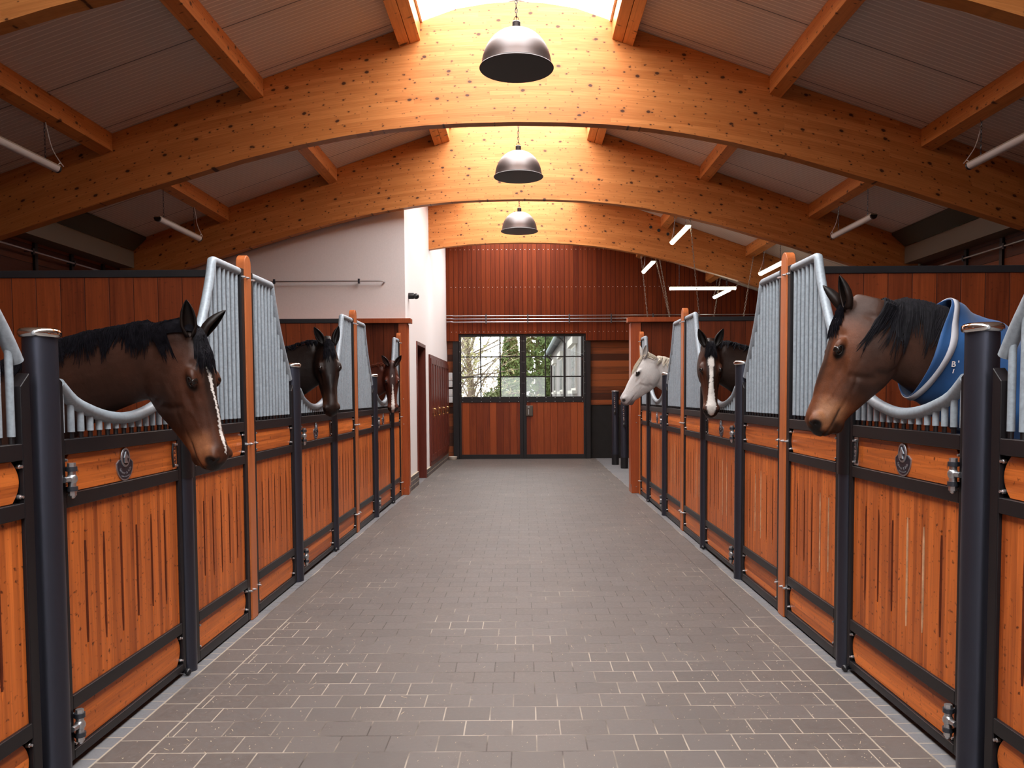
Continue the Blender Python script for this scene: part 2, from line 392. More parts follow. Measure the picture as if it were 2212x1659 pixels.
for nm, s in (('ceiling_left', -1), ('ceiling_right', 1)):
    a, b = 0.985, 6.2
    mb = MB().prism([(RX+s*a, zr(a)), (RX+s*b, zr(b)), (RX+s*b, zr(b)+0.12), (RX+s*a, zr(a)+0.12)], -18.6, 19.3, 'y')
    cl = struct(nm, mb, M['roof'], smooth=0)
    up = MB().box(RX+s*0.965, RX+s*0.985, -18.6, 19.3, zr(a)-0.01, 5.66)
    up.obj('skylight_upstand', M['white'], cl, smooth=0)
sk = struct('window_1', MB().prism([(RX-0.99, 5.66), (RX, 5.95), (RX+0.99, 5.66), (RX+0.99, 5.665), (RX, 5.956), (RX-0.99, 5.665)], -18.6, 19.3, 'y'), M['sky'], smooth=0)
for i in range(36):
    y = -18.0 + i*1.06
    MB().prism([(RX-0.99, 5.667), (RX, 5.958), (RX+0.99, 5.667), (RX+0.99, 5.70), (RX, 5.99), (RX-0.99, 5.70)], y-0.02, y+0.02, 'y').obj('glazing_bar', M['plastic'], sk, smooth=0)
# arched glulam beams
LOW = [(0, 4.30), (0.5, 4.292), (0.95, 4.27), (1.4, 4.225), (1.8, 4.165), (2.25, 4.08), (2.9, 3.92), (3.5, 3.745), (4.0, 3.60), (4.85, 3.335), (5.4, 3.16), (5.80, 3.03)]
UP = [(5.80, zr(5.80)-0.004), (0.62, zr(0.62)-0.004), (0.3, 5.50), (0, 5.52)]
poly = [(RX+x, z) for x, z in LOW] + [(RX+x, z) for x, z in UP] + [(RX-x, z) for x, z in UP[::-1][1:]] + [(RX-x, z) for x, z in LOW[::-1][:-1]]
def clip_left(poly, x0):
    out = []
    for i in range(len(poly)):
        a, b = poly[i], poly[(i+1) % len(poly)]
        if a[0] >= x0: out.append(a)
        if (a[0] >= x0) != (b[0] >= x0):
            t = (x0-a[0])/(b[0]-a[0]); out.append((x0, a[1]+t*(b[1]-a[1])))
    return out
BY = [5.34, 8.72, 12.08, 15.46]
BL = ['arched timber beam nearest the camera, cut off by the top corners of the picture',
      'large arched timber beam right behind the nearest pendant lamp',
      'arched timber beam behind the middle pendant lamp, in front of the white wall',
      'arched timber beam behind the smallest pendant lamp, ending on the white wall']
for i, y in enumerate(BY):
    pl = clip_left(poly, -1.752) if i == 3 else poly
    mb = MB().prism(pl, -0.065, 0.065, 'y')
    # triangulate the concave caps
    me = mb.mesh('arched_beam'); bm = bmesh.new(); bm.from_mesh(me); bmesh.ops.triangulate(bm, faces=[f for f in bm.faces if len(f.verts) > 4]); bm.to_mesh(me); bm.free()
    me.materials.append(M['glu'])
    o = bpy.data.objects.new('arched_beam', me); link(o); o.location = (0, y, 0)
    tag(o, BL[i], 'beam', 'arched glulam roof beams')
    if i < 3:
        for s in ((-1, 1)):
            xx = RX+s*5.80
            MB().box(xx-0.02*s, xx+0.05*s, -0.09, 0.09, 2.6, 3.3).obj('beam_shoe', M['black'], o, smooth=0)
# purlins, per bay
bay_txt = ['before the large beam', 'between large and middle beams', 'between middle and farthest beams', 'beyond the farthest beam']
ys = BY + [18.75]
for bi in range(4):
    y0, y1 = ys[bi]+0.066, ys[bi+1]-(0.066 if bi < 3 else 0.001)
    for s in (-1, 1):
        for a, b, pos in ((0.99, 1.095, 'inner'), (1.10, 1.205, 'inner'), (2.62, 2.74, 'middle'), (4.20, 4.32, 'outer')):
            if s < 0 and bi > 1 and pos != 'inner': continue
            zt = 0.004
            mb = MB().prism([(RX+s*a, zr(a)-zt), (RX+s*b, zr(b)-zt), (RX+s*b, zr(b)-0.19), (RX+s*a, zr(a)-0.19)], y0, y1, 'y')
            side = 'left' if s < 0 else 'right'
            nm = {'inner': ('skylight-edge purlin, ' + ('inner' if a < 1 else 'outer') + ' of a pair'), 'middle': 'middle roof purlin', 'outer': 'lower roof purlin'}[pos]
            tag(mb.obj('roof_purlin', M['purlin'], None, smooth=0, bevel=0.004), f'{side} {nm}, {bay_txt[bi]}', 'purlin', 'roof purlins')
# white block on the left beyond the stalls
def roofpoly(x0, x1, z0=0.0):
    return [(x0, z0), (x1, z0), (x1, zr(abs(x1-RX))-0.01), (x0, zr(abs(x0-RX))-0.01)]
struct('wall_white_front', MB().prism(roofpoly(XL, -1.75), 12.26, 12.36, 'y'), M['white2'], smooth=0)
WA = MB()
WA.box(-1.87, -1.75, 12.36, 13.47, 0, 5.07); WA.box(-1.87, -1.75, 14.58, 19.1, 0, 5.07); WA.box(-1.87, -1.75, 13.47, 14.58, 2.32, 5.07)
struct('wall_white_aisle', WA, M['white'], smooth=0)
for i, (y0, y1) in enumerate(((12.27, 13.44), (14.6, 18.74))):
    struct('baseboard_brick' + ('' if i == 0 else '_far'), MB().box(-1.75, -1.725, y0, y1, 0, 0.225 if i == 0 else 0.15), M['brick'], smooth=0)
d2 = struct('door_2', MB().box(-2.25, -1.733, 13.44, 13.50, 0, 2.36).box(-2.25, -1.733, 14.55, 14.61, 0, 2.36).box(-2.25, -1.733, 13.50, 14.55, 2.30, 2.36), M['mahog'], smooth=0, bevel=0.003)
MB().box(-2.25, -2.20, 13.50, 14.55, 0, 2.30).obj('door_leaf', M['mahog'], d2, smooth=0)
# end wall with the glazed double door
DY = 18.75
pl = [(-1.745, 2.70), (-1.475, 2.70), (-1.475, 2.862), (1.43, 2.862), (1.43, 2.70), (XR, 2.70), (XR, zr(XR-RX)-0.01), (RX, 5.66), (-1.745, zr(1.69)-0.01)]
mb = MB().prism(pl, DY, DY+0.10, 'y'); me = mb.mesh('wall_end'); bm = bmesh.new(); bm.from_mesh(me); bmesh.ops.triangulate(bm, faces=[f for f in bm.faces if len(f.verts) > 4]); bm.to_mesh(me); bm.free()
me.materials.append(M['cladv']); we = bpy.data.objects.new('wall_end', me); link(we); we['kind'] = 'structure'
for z in (4.76, 3.915, 2.905):
    mb = MB(); x = -1.63
    while x < (5.5 if z < 3.95 else 2.5):
        if not (z > 4 and abs(x-RX) > 2.2): mb.box(x-0.006, x+0.006, DY-0.003, DY, z-0.006, z+0.006)
        x += 0.105
    mb.obj('screw_row', M['zinc'], we, smooth=0)
struct('wall_end_lower', MB().box(-1.745, -1.6, 18.9, 19.1, 0, 2.95).box(1.53, XR, 18.9, 19.1, 1.27, 2.95), M['ipe'], smooth=0)
rw = struct('wall_end_rubber', MB().box(1.53, XR, 18.88, 19.1, 0, 1.235), M['rubber'], smooth=0)
struct('trim_1', MB().box(1.53, XR, 18.865, 18.9, 1.235, 1.285), M['ipe'], smooth=0)
d1 = struct('door_1', MB().box(-1.61, -1.478, 18.78, 19.06, 0, 2.72).box(1.432, 1.54, 18.78, 19.06, 0, 2.72).box(-1.478, 1.432, 18.86, 19.06, 2.865, 2.95), M['frame'], smooth=0, bevel=0.004)
MB().box(-1.50, -1.45, 18.853, 18.875, 0, 2.87).box(-0.04, 0.03, 18.853, 18.875, 0, 2.87).box(1.40, 1.45, 18.853, 18.875, 0, 2.87).box(-1.478, 1.432, 18.853, 18.875, 2.83, 2.87).box(-1.478, 1.432, 18.82, 18.95, 0.0, 0.009).obj('door_stop', M['frame'], d1, smooth=0)
for s, x0, x1 in ((-1, -1.472, -0.009), (1, -0.005, 1.428)):
    y0, y1 = 18.80, 18.85
    so = 0.05; si = 0.075
    xa, xb = (x0+so, x1-si) if s < 0 else (x0+si, x1-so)
    f = MB().box(x0, xa, y0, y1, 0.012, 2.855).box(xb, x1, y0, y1, 0.012, 2.855)
    f.box(xa, xb, y0, y1, 2.80, 2.855).box(xa, xb, y0, y1, 1.30, 1.43).box(xa, xb, y0, y1, 0.012, 0.105)
    leaf = f.obj('door_leaf', M['frame'], d1, smooth=0, bevel=0.003)
    MB().box(xa, xb, y0+0.012, y1-0.01, 0.105, 1.30).obj('board_panel', M['doorv'], leaf, smooth=0)
    mu = MB(); wv = (xb-xa)/3; hv = (2.80-1.43)/3
    for q in (1, 2):
        mu.box(xa+q*wv-0.013, xa+q*wv+0.013, y0+0.008, y1-0.008, 1.43, 2.80); mu.box(xa, xb, y0+0.006, y1-0.006, 1.43+q*hv-0.013, 1.43+q*hv+0.013)
    mu.obj('glazing_bars', M['frame'], leaf, smooth=0)
    for q in range(3):
        MB().box(xa+q*wv, xa+(q+1)*wv, y0+0.024, y0+0.028, 1.43, 2.80).obj('pane', M['glass'], leaf, smooth=0)
    bt = MB()
    for q in range(7):
        xx = xa+0.03+(xb-xa-0.06)*q/6
        for z in (1.405, 1.32): bt.box(xx-0.006, xx+0.006, y0-0.004, y0, z-0.006, z+0.006)
    for q in range(6):
        z = 1.5+q*0.24
        for xx in (x0+0.02, x1-0.02): bt.box(xx-0.005, xx+0.005, y0-0.004, y0, z-0.005, z+0.005)
    bt.obj('screw_row', M['zinc'], leaf, smooth=0)
    if s > 0:
        lk = MB().box(0.054, 0.215, y0-0.03, y0, 0.985, 1.225).obj('lock_case', plain('bronze_lock', (0.09, 0.075, 0.06), 0.4, 0.4), leaf, smooth=0, bevel=0.01)
        MB().box(0.108, 0.122, y0-0.05, y0-0.03, 1.02, 1.14).obj('handle', M['steel'], lk, smooth=0, bevel=0.003)
        MB().box(0.095, 0.135, y0-0.034, y0-0.03, 1.185, 1.20).obj('keeper', M['zinc'], lk, smooth=0)
# rear wall with the open stable doorway (the far bright opening mirrored in the door glass)
pl = [(XL, 0), (-1.5, 0), (-1.5, 2.75), (1.5, 2.75), (1.5, 0), (XR, 0), (XR, 3.6), (RX, 5.66), (XL, 3.6)]
mb = MB().prism(pl, -18.5, -18.4, 'y'); me = mb.mesh('wall_rear'); bm = bmesh.new(); bm.from_mesh(me); bmesh.ops.triangulate(bm, faces=[f for f in bm.faces if len(f.verts) > 4]); bm.to_mesh(me); bm.free()
me.materials.append(M['cladv']); o = bpy.data.objects.new('wall_rear', me); link(o); o['kind'] = 'structure'
# cupboards along the white wall
cb = []
for i in range(4):
    y0 = 15.18+i*0.885; y1 = y0+0.885
    t = thing('wall_cupboard', ['nearest', 'second', 'third', 'farthest'][i] + ' of the mahogany wall cupboards beside the glazed door', 'cupboard', (-1.75, y0, 0), 0, 'row of mahogany cupboards')
    MB().box(0.001, 0.03, 0, 0.885, 0.155, 2.23).obj('carcass', M['mahog'], t, smooth=0, bevel=0.003)
    for q in range(2):
        a = 0.02+q*0.4275; b_ = a+0.415
        dr = MB().box(0.03, 0.05, a, a+0.075, 0.24, 2.16).box(0.03, 0.05, b_-0.075, b_, 0.24, 2.16).box(0.03, 0.05, a+0.075, b_-0.075, 2.06, 2.16).box(0.03, 0.05, a+0.075, b_-0.075, 1.13, 1.23).box(0.03, 0.05, a+0.075, b_-0.075, 0.24, 0.36).box(0.03, 0.036, a+0.075, b_-0.075, 0.36, 2.06).obj('door', M['mahog'], t, smooth=0, bevel=0.002)
        yy = b_-0.04 if q == 0 else a+0.04
        if i % 1 == 0 and q == 0:
            MB().tube([(0.05, yy, 1.22), (0.085, yy, 1.21), (0.09, yy, 1.15), (0.085, yy, 1.09), (0.05, yy, 1.08)], 0.008, 8).box(0.05, 0.054, yy-0.02, yy+0.02, 1.05, 1.26).obj('handle', M['brass'], dr)
# end partition with pilaster, left and right
for side, x0, x1, xp0, xp1, yy in (('left', -5.88, -1.84, -1.83, -1.705, 12.10), ('right', 1.75, 5.78, 1.60, 1.735, 12.14)):
    t = thing('end_partition', f'tall red timber end partition with a timber capping, {side} of the aisle', 'partition', (0, yy, 0), 0, 'tall end partitions')
    MB().box(x0, x1, 0.03, 0.09, 0, 2.53).obj('board_panel', M['part'], t, smooth=0)
    a, b_ = (x0, xp1+0.06) if side == 'left' else (xp0-0.06, x1)
    MB().box(a, b_, -0.05, 0.14, 2.53, 2.60).obj('capping', M['pil'], t, smooth=0, bevel=0.005)
    pil = MB().box(xp0, xp1, -0.02, 0.14 if side == 'left' else 0.30, 0, 2.53).obj('pilaster', M['pil'], t, smooth=0, bevel=0.004)
    xe = xp1 if side == 'left' else xp0; sg = 1 if side == 'left' else -1
    MB().box(xe, xe+sg*0.012, 0.0, 0.13 if side == 'left' else 0.14, 0.13, 2.52).obj('cover_strip', M['pil'], pil, smooth=0, bevel=0.003)
    bb = MB()
    for z in (0.1, 1.05, 1.42): bb.sphere(((xp0+xp1)/2, -0.022, z), 0.008, 8, 4)
    bb.obj('screws', M['zinc'], pil)
# ------------------------------------------------------------------ stall fronts
def profile_z(pts, y):
    for (a, za), (b, zb) in zip(pts, pts[1:]):
        if a <= y <= b: return za+(zb-za)*(y-a)/(b-a)
    return pts[0][1] if y < pts[0][0] else pts[-1][1]
def smooth_path(pts, n=4):
    P = [Vector(p) for p in pts]; out = []
    for i in range(len(P)-1):
        p0, p1, p2, p3 = P[max(0, i-1)], P[i], P[i+1], P[min(len(P)-1, i+2)]
        for k_ in range(n):
            t = k_/n
            out.append(0.5*((2*p1)+(-p0+p2)*t+(2*p0-5*p1+4*p2-p3)*t*t+(-p0+3*p1-3*p2+p3)*t**3))
    out.append(P[-1]); return out
def board_set(y0, y1, z0, z1, d, gz0=0.40, gz1=0.93):
    """vertical tongue boards with routed slots at the joints, longest toward one side"""
    nb = max(3, round((y1-y0)/0.14)); bw = (y1-y0)/nb; mb = MB(); th = 0.022
    for i in range(nb):
        a, b = y0+i*bw, y0+(i+1)*bw
        def c(z, g0, g1, e):
            if e: return 0.0012
            if z <= g0 or z >= g1: return 0.0012
            return 0.0085
        g0 = gz0+0.02*math.sin(i*1.7); g1 = gz1+0.02*math.cos(i*2.3)
        zs = [z0, g0, g0+0.035, g0+0.09, g1-0.09, g1-0.035, g1, z1]
        wd = [0.0010, 0.0010, 0.0065, 0.0100, 0.0100, 0.0065, 0.0010, 0.0010]
        vs = []; fs = []
        for z, q in zip(zs, wd):
            ql = 0.0012 if i == 0 else q; qr = 0.0012 if i == nb-1 else q
            dl = ql*1.1*d; dr = qr*1.1*d
            vs += [(-th*d, a, z), (-dl, a, z), (0, a+ql, z), (0, b-qr, z), (-dr, b, z), (-th*d, b, z)]
        for s_ in range(len(zs)-1):
            for e in range(6): fs.append((s_*6+e, s_*6+(e+1) % 6, (s_+1)*6+(e+1) % 6, (s_+1)*6+e))
        fs += [tuple(range(6))[::-1], tuple(range(len(vs)-6, len(vs)))]
        mb.add(vs, fs)
    return mb
def arc_board(y0, y1, z0, z1, x0, x1, inset=0.042):
    h = (z1-z0)/2; zc = (z0+z1)/2; pts = []
    for k_ in range(9):
        t = -1+2*k_/8; pts.append((y1-inset*t*t, zc+h*t))
    for k_ in range(9):
        t = 1-2*k_/8; pts.append((y0+inset*t*t, zc+h*t))
    return MB().prism(pts, x0, x1, 'x')
BOLT = {}
def bolt(root, x, y, z, d):
    if d not in BOLT:
        BOLT[d] = MB().lathe([(0.0085, 0), (0.0085, 0.012), (0.0055, 0.0121), (0.0055, 0.022)] if d > 0 else [(0.0055, -0.022), (0.0055, -0.0121), (0.0085, -0.012), (0.0085, 0)], axis='x', n=8).mesh('bolt'); BOLT[d].materials.append(M['zinc'])
    o = bpy.data.objects.new('bolt', BOLT[d]); link(o, root); o.location = (x, y, z)
Z_TR0, Z_TR1, Z_N0, Z_MR0, Z_MB0, Z_LR0, Z_K0 = 1.245, 1.305, 1.092, 1.035, 0.285, 0.228, 0.066
def lower_part(root, y0, y1, d, cw, door=False, ztop0=1.56, ztop1=1.56):
    """frame with its boards between y0 and y1; cw = stile width"""
    t = 0.024; f = MB()
    zb = 0.028 if door else 0.012
    f.prism([(y0, zb), (y0+cw, zb), (y0+cw, ztop0-0.9*cw if ztop0 < 2 and not door else ztop0-(0.6*cw)), (y0, ztop0)] if ztop0 < 2 else [(y0, zb), (y0+cw, zb), (y0+cw, ztop0), (y0, ztop0)], -t, t, 'x')
    f.prism([(y1-cw, zb), (y1, zb), (y1, ztop1), (y1-cw, ztop1-(0.9*cw if not door else 0.6*cw))] if ztop1 < 2 else [(y1-cw, zb), (y1, zb), (y1, ztop1), (y1-cw, ztop1)], -t, t, 'x')
    for a, b in ((Z_TR0, Z_TR1), (Z_MR0, Z_N0), (Z_LR0, Z_MB0), (zb, Z_K0)): f.box(-t, t, y0+cw, y1-cw, a, b)
    fr = f.obj('frame', M['frame'], root, smooth=0, bevel=0.004)
    # black backing plates behind the curved board ends
    for a, b in ((Z_N0, Z_TR0), (Z_K0, Z_LR0)):
        MB().box(-0.016*d, -0.010*d, y0+cw, y1-cw, a, b).obj('backing_plate', M['black'], root, smooth=0)
    xb = 0.006*d
    a, b = y0+cw, y1-cw
    nb = arc_board(a+0.006, b-0.006, Z_N0+0.001, Z_TR0-0.001, -0.008*d, xb+0.004*d).obj('name_board', M['board_h'], root, smooth=0, bevel=0.003)
    kb = arc_board(a+0.006, b-0.006, Z_K0+0.001, Z_LR0-0.001, -0.008*d, xb+0.004*d).obj('kick_board', M['board_h'], root, smooth=0, bevel=0.003)
    pb = board_set(a+0.001, b-0.001, Z_MB0-0.004, Z_MR0+0.004, d); 
    pb.v = [(x+0.010*d, y, z) for x, y, z in pb.v]
    po = pb.obj('board_panel', M['board_v'], root, smooth=0)
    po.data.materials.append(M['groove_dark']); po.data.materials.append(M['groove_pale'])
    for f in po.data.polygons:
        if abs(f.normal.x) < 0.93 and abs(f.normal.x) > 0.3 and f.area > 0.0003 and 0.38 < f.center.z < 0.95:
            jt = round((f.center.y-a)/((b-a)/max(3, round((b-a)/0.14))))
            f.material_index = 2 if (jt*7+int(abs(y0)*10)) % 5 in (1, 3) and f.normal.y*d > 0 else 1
    for z in (Z_N0+0.022, Z_TR0-0.022, Z_K0+0.022, Z_LR0-0.022):
        for y in (a+0.010, b-0.010): bolt(root, 0.004*d, y, z, d)
    return fr
def bars(root, ys_, pts, dz=0.0, zb=Z_TR1):
    for y in ys_:
        zt = profile_z(pts, y)-0.006
        if zt < zb+0.05: continue
        b = MB().cyl((0, y, zb+0.026), (0, y, zt), 0.0135, 12).obj('grille_bar', M['galv'], root)
        MB().cyl((0, y, zb-0.002), (0, y, zb+0.028), 0.0100, 8).obj('bar_foot', M['black'], b)
TALL = [(0.057, 2.268), (0.572, 2.268), (0.62, 2.15), (0.70, 2.0), (0.80, 1.85), (0.92, 1.70), (0.99, 1.60)]
def tall_panel(root, sg, d, L=1.0):
    """sg=+1: from the plank post away to the hinge post; -1: towards the viewer, to the latch post"""
    yE = (1.028 if sg > 0 else 0.965)*L; q = yE/1.028
    y0, y1 = (0.06, yE) if sg > 0 else (-yE, -0.06)
    lower_part(root, y0, y1, d, 0.055, False, 2.29 if sg > 0 else 1.56, 1.56 if sg > 0 else 2.29)
    T = [(a*q, z) for a, z in TALL]
    prof = [(a, z) for a, z in T] if sg > 0 else [(-a, z) for a, z in T[::-1]]
    path = smooth_path([(0, sg*a, z) for a, z in T[1:]], 4)
    path = [Vector((0, sg*0.115, 2.268)), Vector((0, sg*(T[1][0]-0.02), 2.268))] + [Vector((0, sg*T[1][0]+sg*0.004, 2.262))] + path[1:]
    MB().tube(path, 0.026, 14).obj('top_tube', M['galv'], root)
    n = int((yE-0.115-0.055)/0.0725)
    ys_ = [sg*(0.115+0.034+0.0725*i) for i in range(n+1) if 0.115+0.034+0.0725*i < yE-0.06]
    bars(root, ys_, prof)
    for z in (2.235, 0.20, 1.16): bolt(root, 0.024*d, sg*0.088, z, d)
def crest(root, d, y, z):
    """oval and shield maker's plate"""
    x = 0.010*d
    sh = []
    for k_ in range(17):
        a = PI*k_/16; sh.append((0.055*math.cos(PI-a)*1.0, -0.006-0.070*math.sin(a)**1.15))
    sh += [(0.055, 0.006), (0.036, 0.022), (-0.036, 0.022), (-0.055, 0.006)]
    def P(pts, s): return [(y+(-d)*p[0]*s*1.4, z+(p[1]+0.01)*s-0.01*s) for p in pts]
    p = MB().prism(P(sh, 1.0), x, x+0.004*d, 'x').obj('crest_plate', M['pewter'], root, smooth=0)
    MB().prism(P(sh, 0.90), x+0.004*d, x+0.0052*d, 'x').obj('crest_field', M['enamel'], p, smooth=0)
    ov = [(0.029*math.cos(a*PI/12), 0.030+0.044*math.sin(a*PI/12)) for a in range(24)]
    MB().prism(P(ov, 1.0), x+0.003*d, x+0.009*d, 'x').obj('crest_oval', M['pewter'], p, smooth=0, bevel=0.002)
    ov2 = [(0.021*math.cos(a*PI/12), 0.030+0.035*math.sin(a*PI/12)) for a in range(24)]
    MB().prism(P(ov2, 1.0), x+0.009*d, x+0.0098*d, 'x').obj('oval_field', M['enamel'], p, smooth=0)
    # little horse head relief in the oval
    hh = [(-0.010, 0.004), (0.012, 0.006), (0.012, 0.03), (0.006, 0.046), (0.002, 0.056), (-0.001, 0.047), (-0.009, 0.038), (-0.015, 0.028), (-0.010, 0.024), (-0.003, 0.030), (-0.005, 0.016)]
    me = MB().prism(P(hh, 1.0), x+0.0098*d, x+0.0125*d, 'x').obj('relief', M['pewter'], p, smooth=0)
    return p
def text_on(root, body, size, y, z, x, d, mt, name, arc=None, vertical=False):
    cu = bpy.data.curves.new(name, 'FONT'); cu.body = body; cu.size = size; cu.extrude = 0.0006; cu.align_x = 'CENTER'; cu.align_y = 'CENTER'; cu.resolution_u = 2
    o = bpy.data.objects.new('tmp', cu); COL.objects.link(o)
    bpy.context.view_layer.update()
    me = bpy.data.meshes.new_from_object(o.evaluated_get(bpy.context.evaluated_depsgraph_get())); bpy.data.objects.remove(o)
    mb = MB(); vs = []
    for v in me.vertices:
        tx, ty, tz = v.co
        if arc:
            R = arc; a = tx/R; tx, ty = (R-ty)*math.sin(a) if R > 0 else 0, -(R-ty)*math.cos(a)+R if False else 0
        if vertical: tx, ty = ty*-1, tx
        vs.append((x+tz*d, y+(d*tx), z+ty))
    fs = [tuple(p_.vertices) for p_ in me.polygons]
    m2 = bpy.data.meshes.new(name); m2.from_pydata(vs, [], fs); m2.update(); m2.materials.append(mt)
    o2 = bpy.data.objects.new(name, m2); link(o2, root); return o2
def arc_text(root, body, size, y, z, R, x, d, mt, name):
    """letters along the lower arc of a circle centred at (y,z)"""
    cu = bpy.data.curves.new(name, 'FONT'); cu.body = body; cu.size = size; cu.extrude = 0.0006; cu.align_x = 'CENTER'; cu.align_y = 'CENTER'; cu.resolution_u = 2
    o = bpy.data.objects.new('tmp', cu); COL.objects.link(o); bpy.context.view_layer.update()
    me = bpy.data.meshes.new_from_object(o.evaluated_get(bpy.context.evaluated_depsgraph_get())); bpy.data.objects.remove(o)
    vs = []
    for v in me.vertices:
        a = v.co.x/R; rr = R-v.co.y
        vs.append((x+v.co.z*d, y+1.4*d*rr*math.sin(a), z-rr*math.cos(a)))
    m2 = bpy.data.meshes.new(name); m2.from_pydata(vs, [], [tuple(p_.vertices) for p_ in me.polygons]); m2.update(); m2.materials.append(mt)
    o2 = bpy.data.objects.new(name, m2); link(o2, root); return o2
UPTS = [(3.21, 1.520), (3.31, 1.454), (3.43, 1.416), (3.56, 1.388), (3.69, 1.376), (3.80, 1.379), (3.90, 1.393), (4.02, 1.420), (4.12, 1.457), (4.245, 1.525)]
def hinge(root, d, y, z):
    x = 0.03*d
    h = MB().sphere((x+0.012*d, y, z), (0.021, 0.021, 0.023), 14, 8).cyl((x+0.012*d, y, z-0.030), (x+0.012*d, y, z+0.030), 0.015, 14).cyl((x+0.008*d, y-0.050, z), (x+0.012*d, y, z), 0.0115, 10)
    ho = h.obj('hinge', M['steel'], root)
    MB().cyl((x+0.012*d, y, z+0.030), (x+0.012*d, y, z+0.048), 0.021, 14).cyl((x+0.012*d, y, z-0.048), (x+0.012*d, y, z-0.030), 0.021, 14).box(0.022*d, x+0.012*d, y-0.012, y+0.012, z+0.031, z+0.047).box(0.022*d, x+0.012*d, y-0.012, y+0.012, z-0.047, z-0.031).obj('hinge_eye', M['darkmetal'], ho)
    MB().cyl((x+0.012*d, y, z+0.048), (x+0.012*d, y, z+0.063), 0.0155, 6).cyl((x+0.012*d, y, z-0.066), (x+0.012*d, y, z-0.048), 0.0155, 6).sphere((x+0.012*d, y, z-0.066), (0.012, 0.012, 0.013), 10, 6).obj('hinge_nut', M['zinc'], ho)
def make_door(d, label, loc):
    """origin at the plank post beyond the door; the door runs y = -2.215 .. -1.095 (hinges nearer the viewer)"""
    o0 = 5.38
    t = thing('stall_door', label, 'stable door', loc, 0, 'stall doors')
    y0, y1 = 3.166-o0, 4.283-o0
    lower_part(t, y0, y1, d, 0.036, True, 1.552, 1.552)
    U = [(a-o0, z) for a, z in UPTS]
    MB().tube([(0, a, z) for a, z in [(U[0][0]-0.004, U[0][1]+0.003)]] + smooth_path([(0, a, z) for a, z in U], 3), 0.0265, 14).obj('yoke_tube', M['galv'], t)
    bars(t, [3.221-o0+0.0722*i for i in range(15) if 3.221+0.0722*i < 4.245], U)
    crest(t, d, 3.70-o0, 1.168)
    arc_text(t, 'Röwer & Rüb', 0.0165, 3.70-o0, 1.163, 0.036, 0.0153*d, d, M['pewter'], 'plate_lettering')
    arc_text(t, 'made in Germany', 0.0075, 3.70-o0, 1.163, 0.052, 0.0153*d, d, M['pewter'], 'plate_small_lettering')
    hinge(t, d, y0+0.045, 1.15); hinge(t, d, y0+0.045, 0.165)
    # latch with slotted hand plate at the free end
    lt = MB().prism([(y1-0.036-0.048, 1.098), (y1-0.036, 1.098), (y1-0.036, 1.243), (y1-0.036-0.048, 1.243), (y1-0.036-0.036, 1.17)], 0.010*d, 0.016*d, 'x').obj('latch_plate', M['steel'] if d < 0 else M['plank'], t, smooth=0)  # left plate: orange post stain paints in a reflection on the metal
    ty = text_on(lt, 'R&R R&R', 0.030, y1-0.036-0.019, 1.17, 0.0162*d, d, M['enamel'], 'latch_lettering', vertical=True)
    pth = [(0.022*d, y1-0.036-0.052+0.012*(1-(k_/4-1)**2)*-1, 1.11+k_*0.015) for k_ in range(9)]
    MB().tube(pth, 0.006, 8).obj('latch_bar', M['black'], t)
    MB().cyl((0.02*d, y1-0.03, 0.05), (0.03*d, y1-0.018, 0.02), 0.007, 8).sphere((0.040*d, y1-0.022, 0.020), 0.018, 12, 8).obj('floor_catch', M['black'], t)
    return t
PY = [5.38, 8.80, 12.03]
SIDES = {'left': (-1.82, 1), 'right': (1.73, -1)}
ordn = ['nearest', 'second', 'farthest']
def make_post(x, y, d, label, tall=True):
    if tall:
        t = thing('gate_post', label, 'post', (x, y, 0), 0, 'round posts with polished caps')
        MB().lathe([(0.060, 0.0), (0.060, 1.698)], n=32).obj('shaft', M['post'], t)
        MB().lathe([(0.0605, 1.694), (0.068, 1.697), (0.0725, 1.703), (0.074, 1.711), (0.0725, 1.720), (0.066, 1.727), (0.055, 1.730), (0.03, 1.732), (0.004, 1.733)], n=36).obj('cap', M['chrome'], t)
    else:
        t = thing('latch_post', label, 'post', (x, y, 0), 0, 'round latch posts')
        MB().lathe([(0.052, 0.0), (0.052, 1.54), (0.045, 1.548)], n=28).obj('shaft', M['post'], t)
        MB().lathe([(0.0565, 1.04), (0.0565, 1.54)], n=28).obj('sleeve', M['black'], t)
    return t
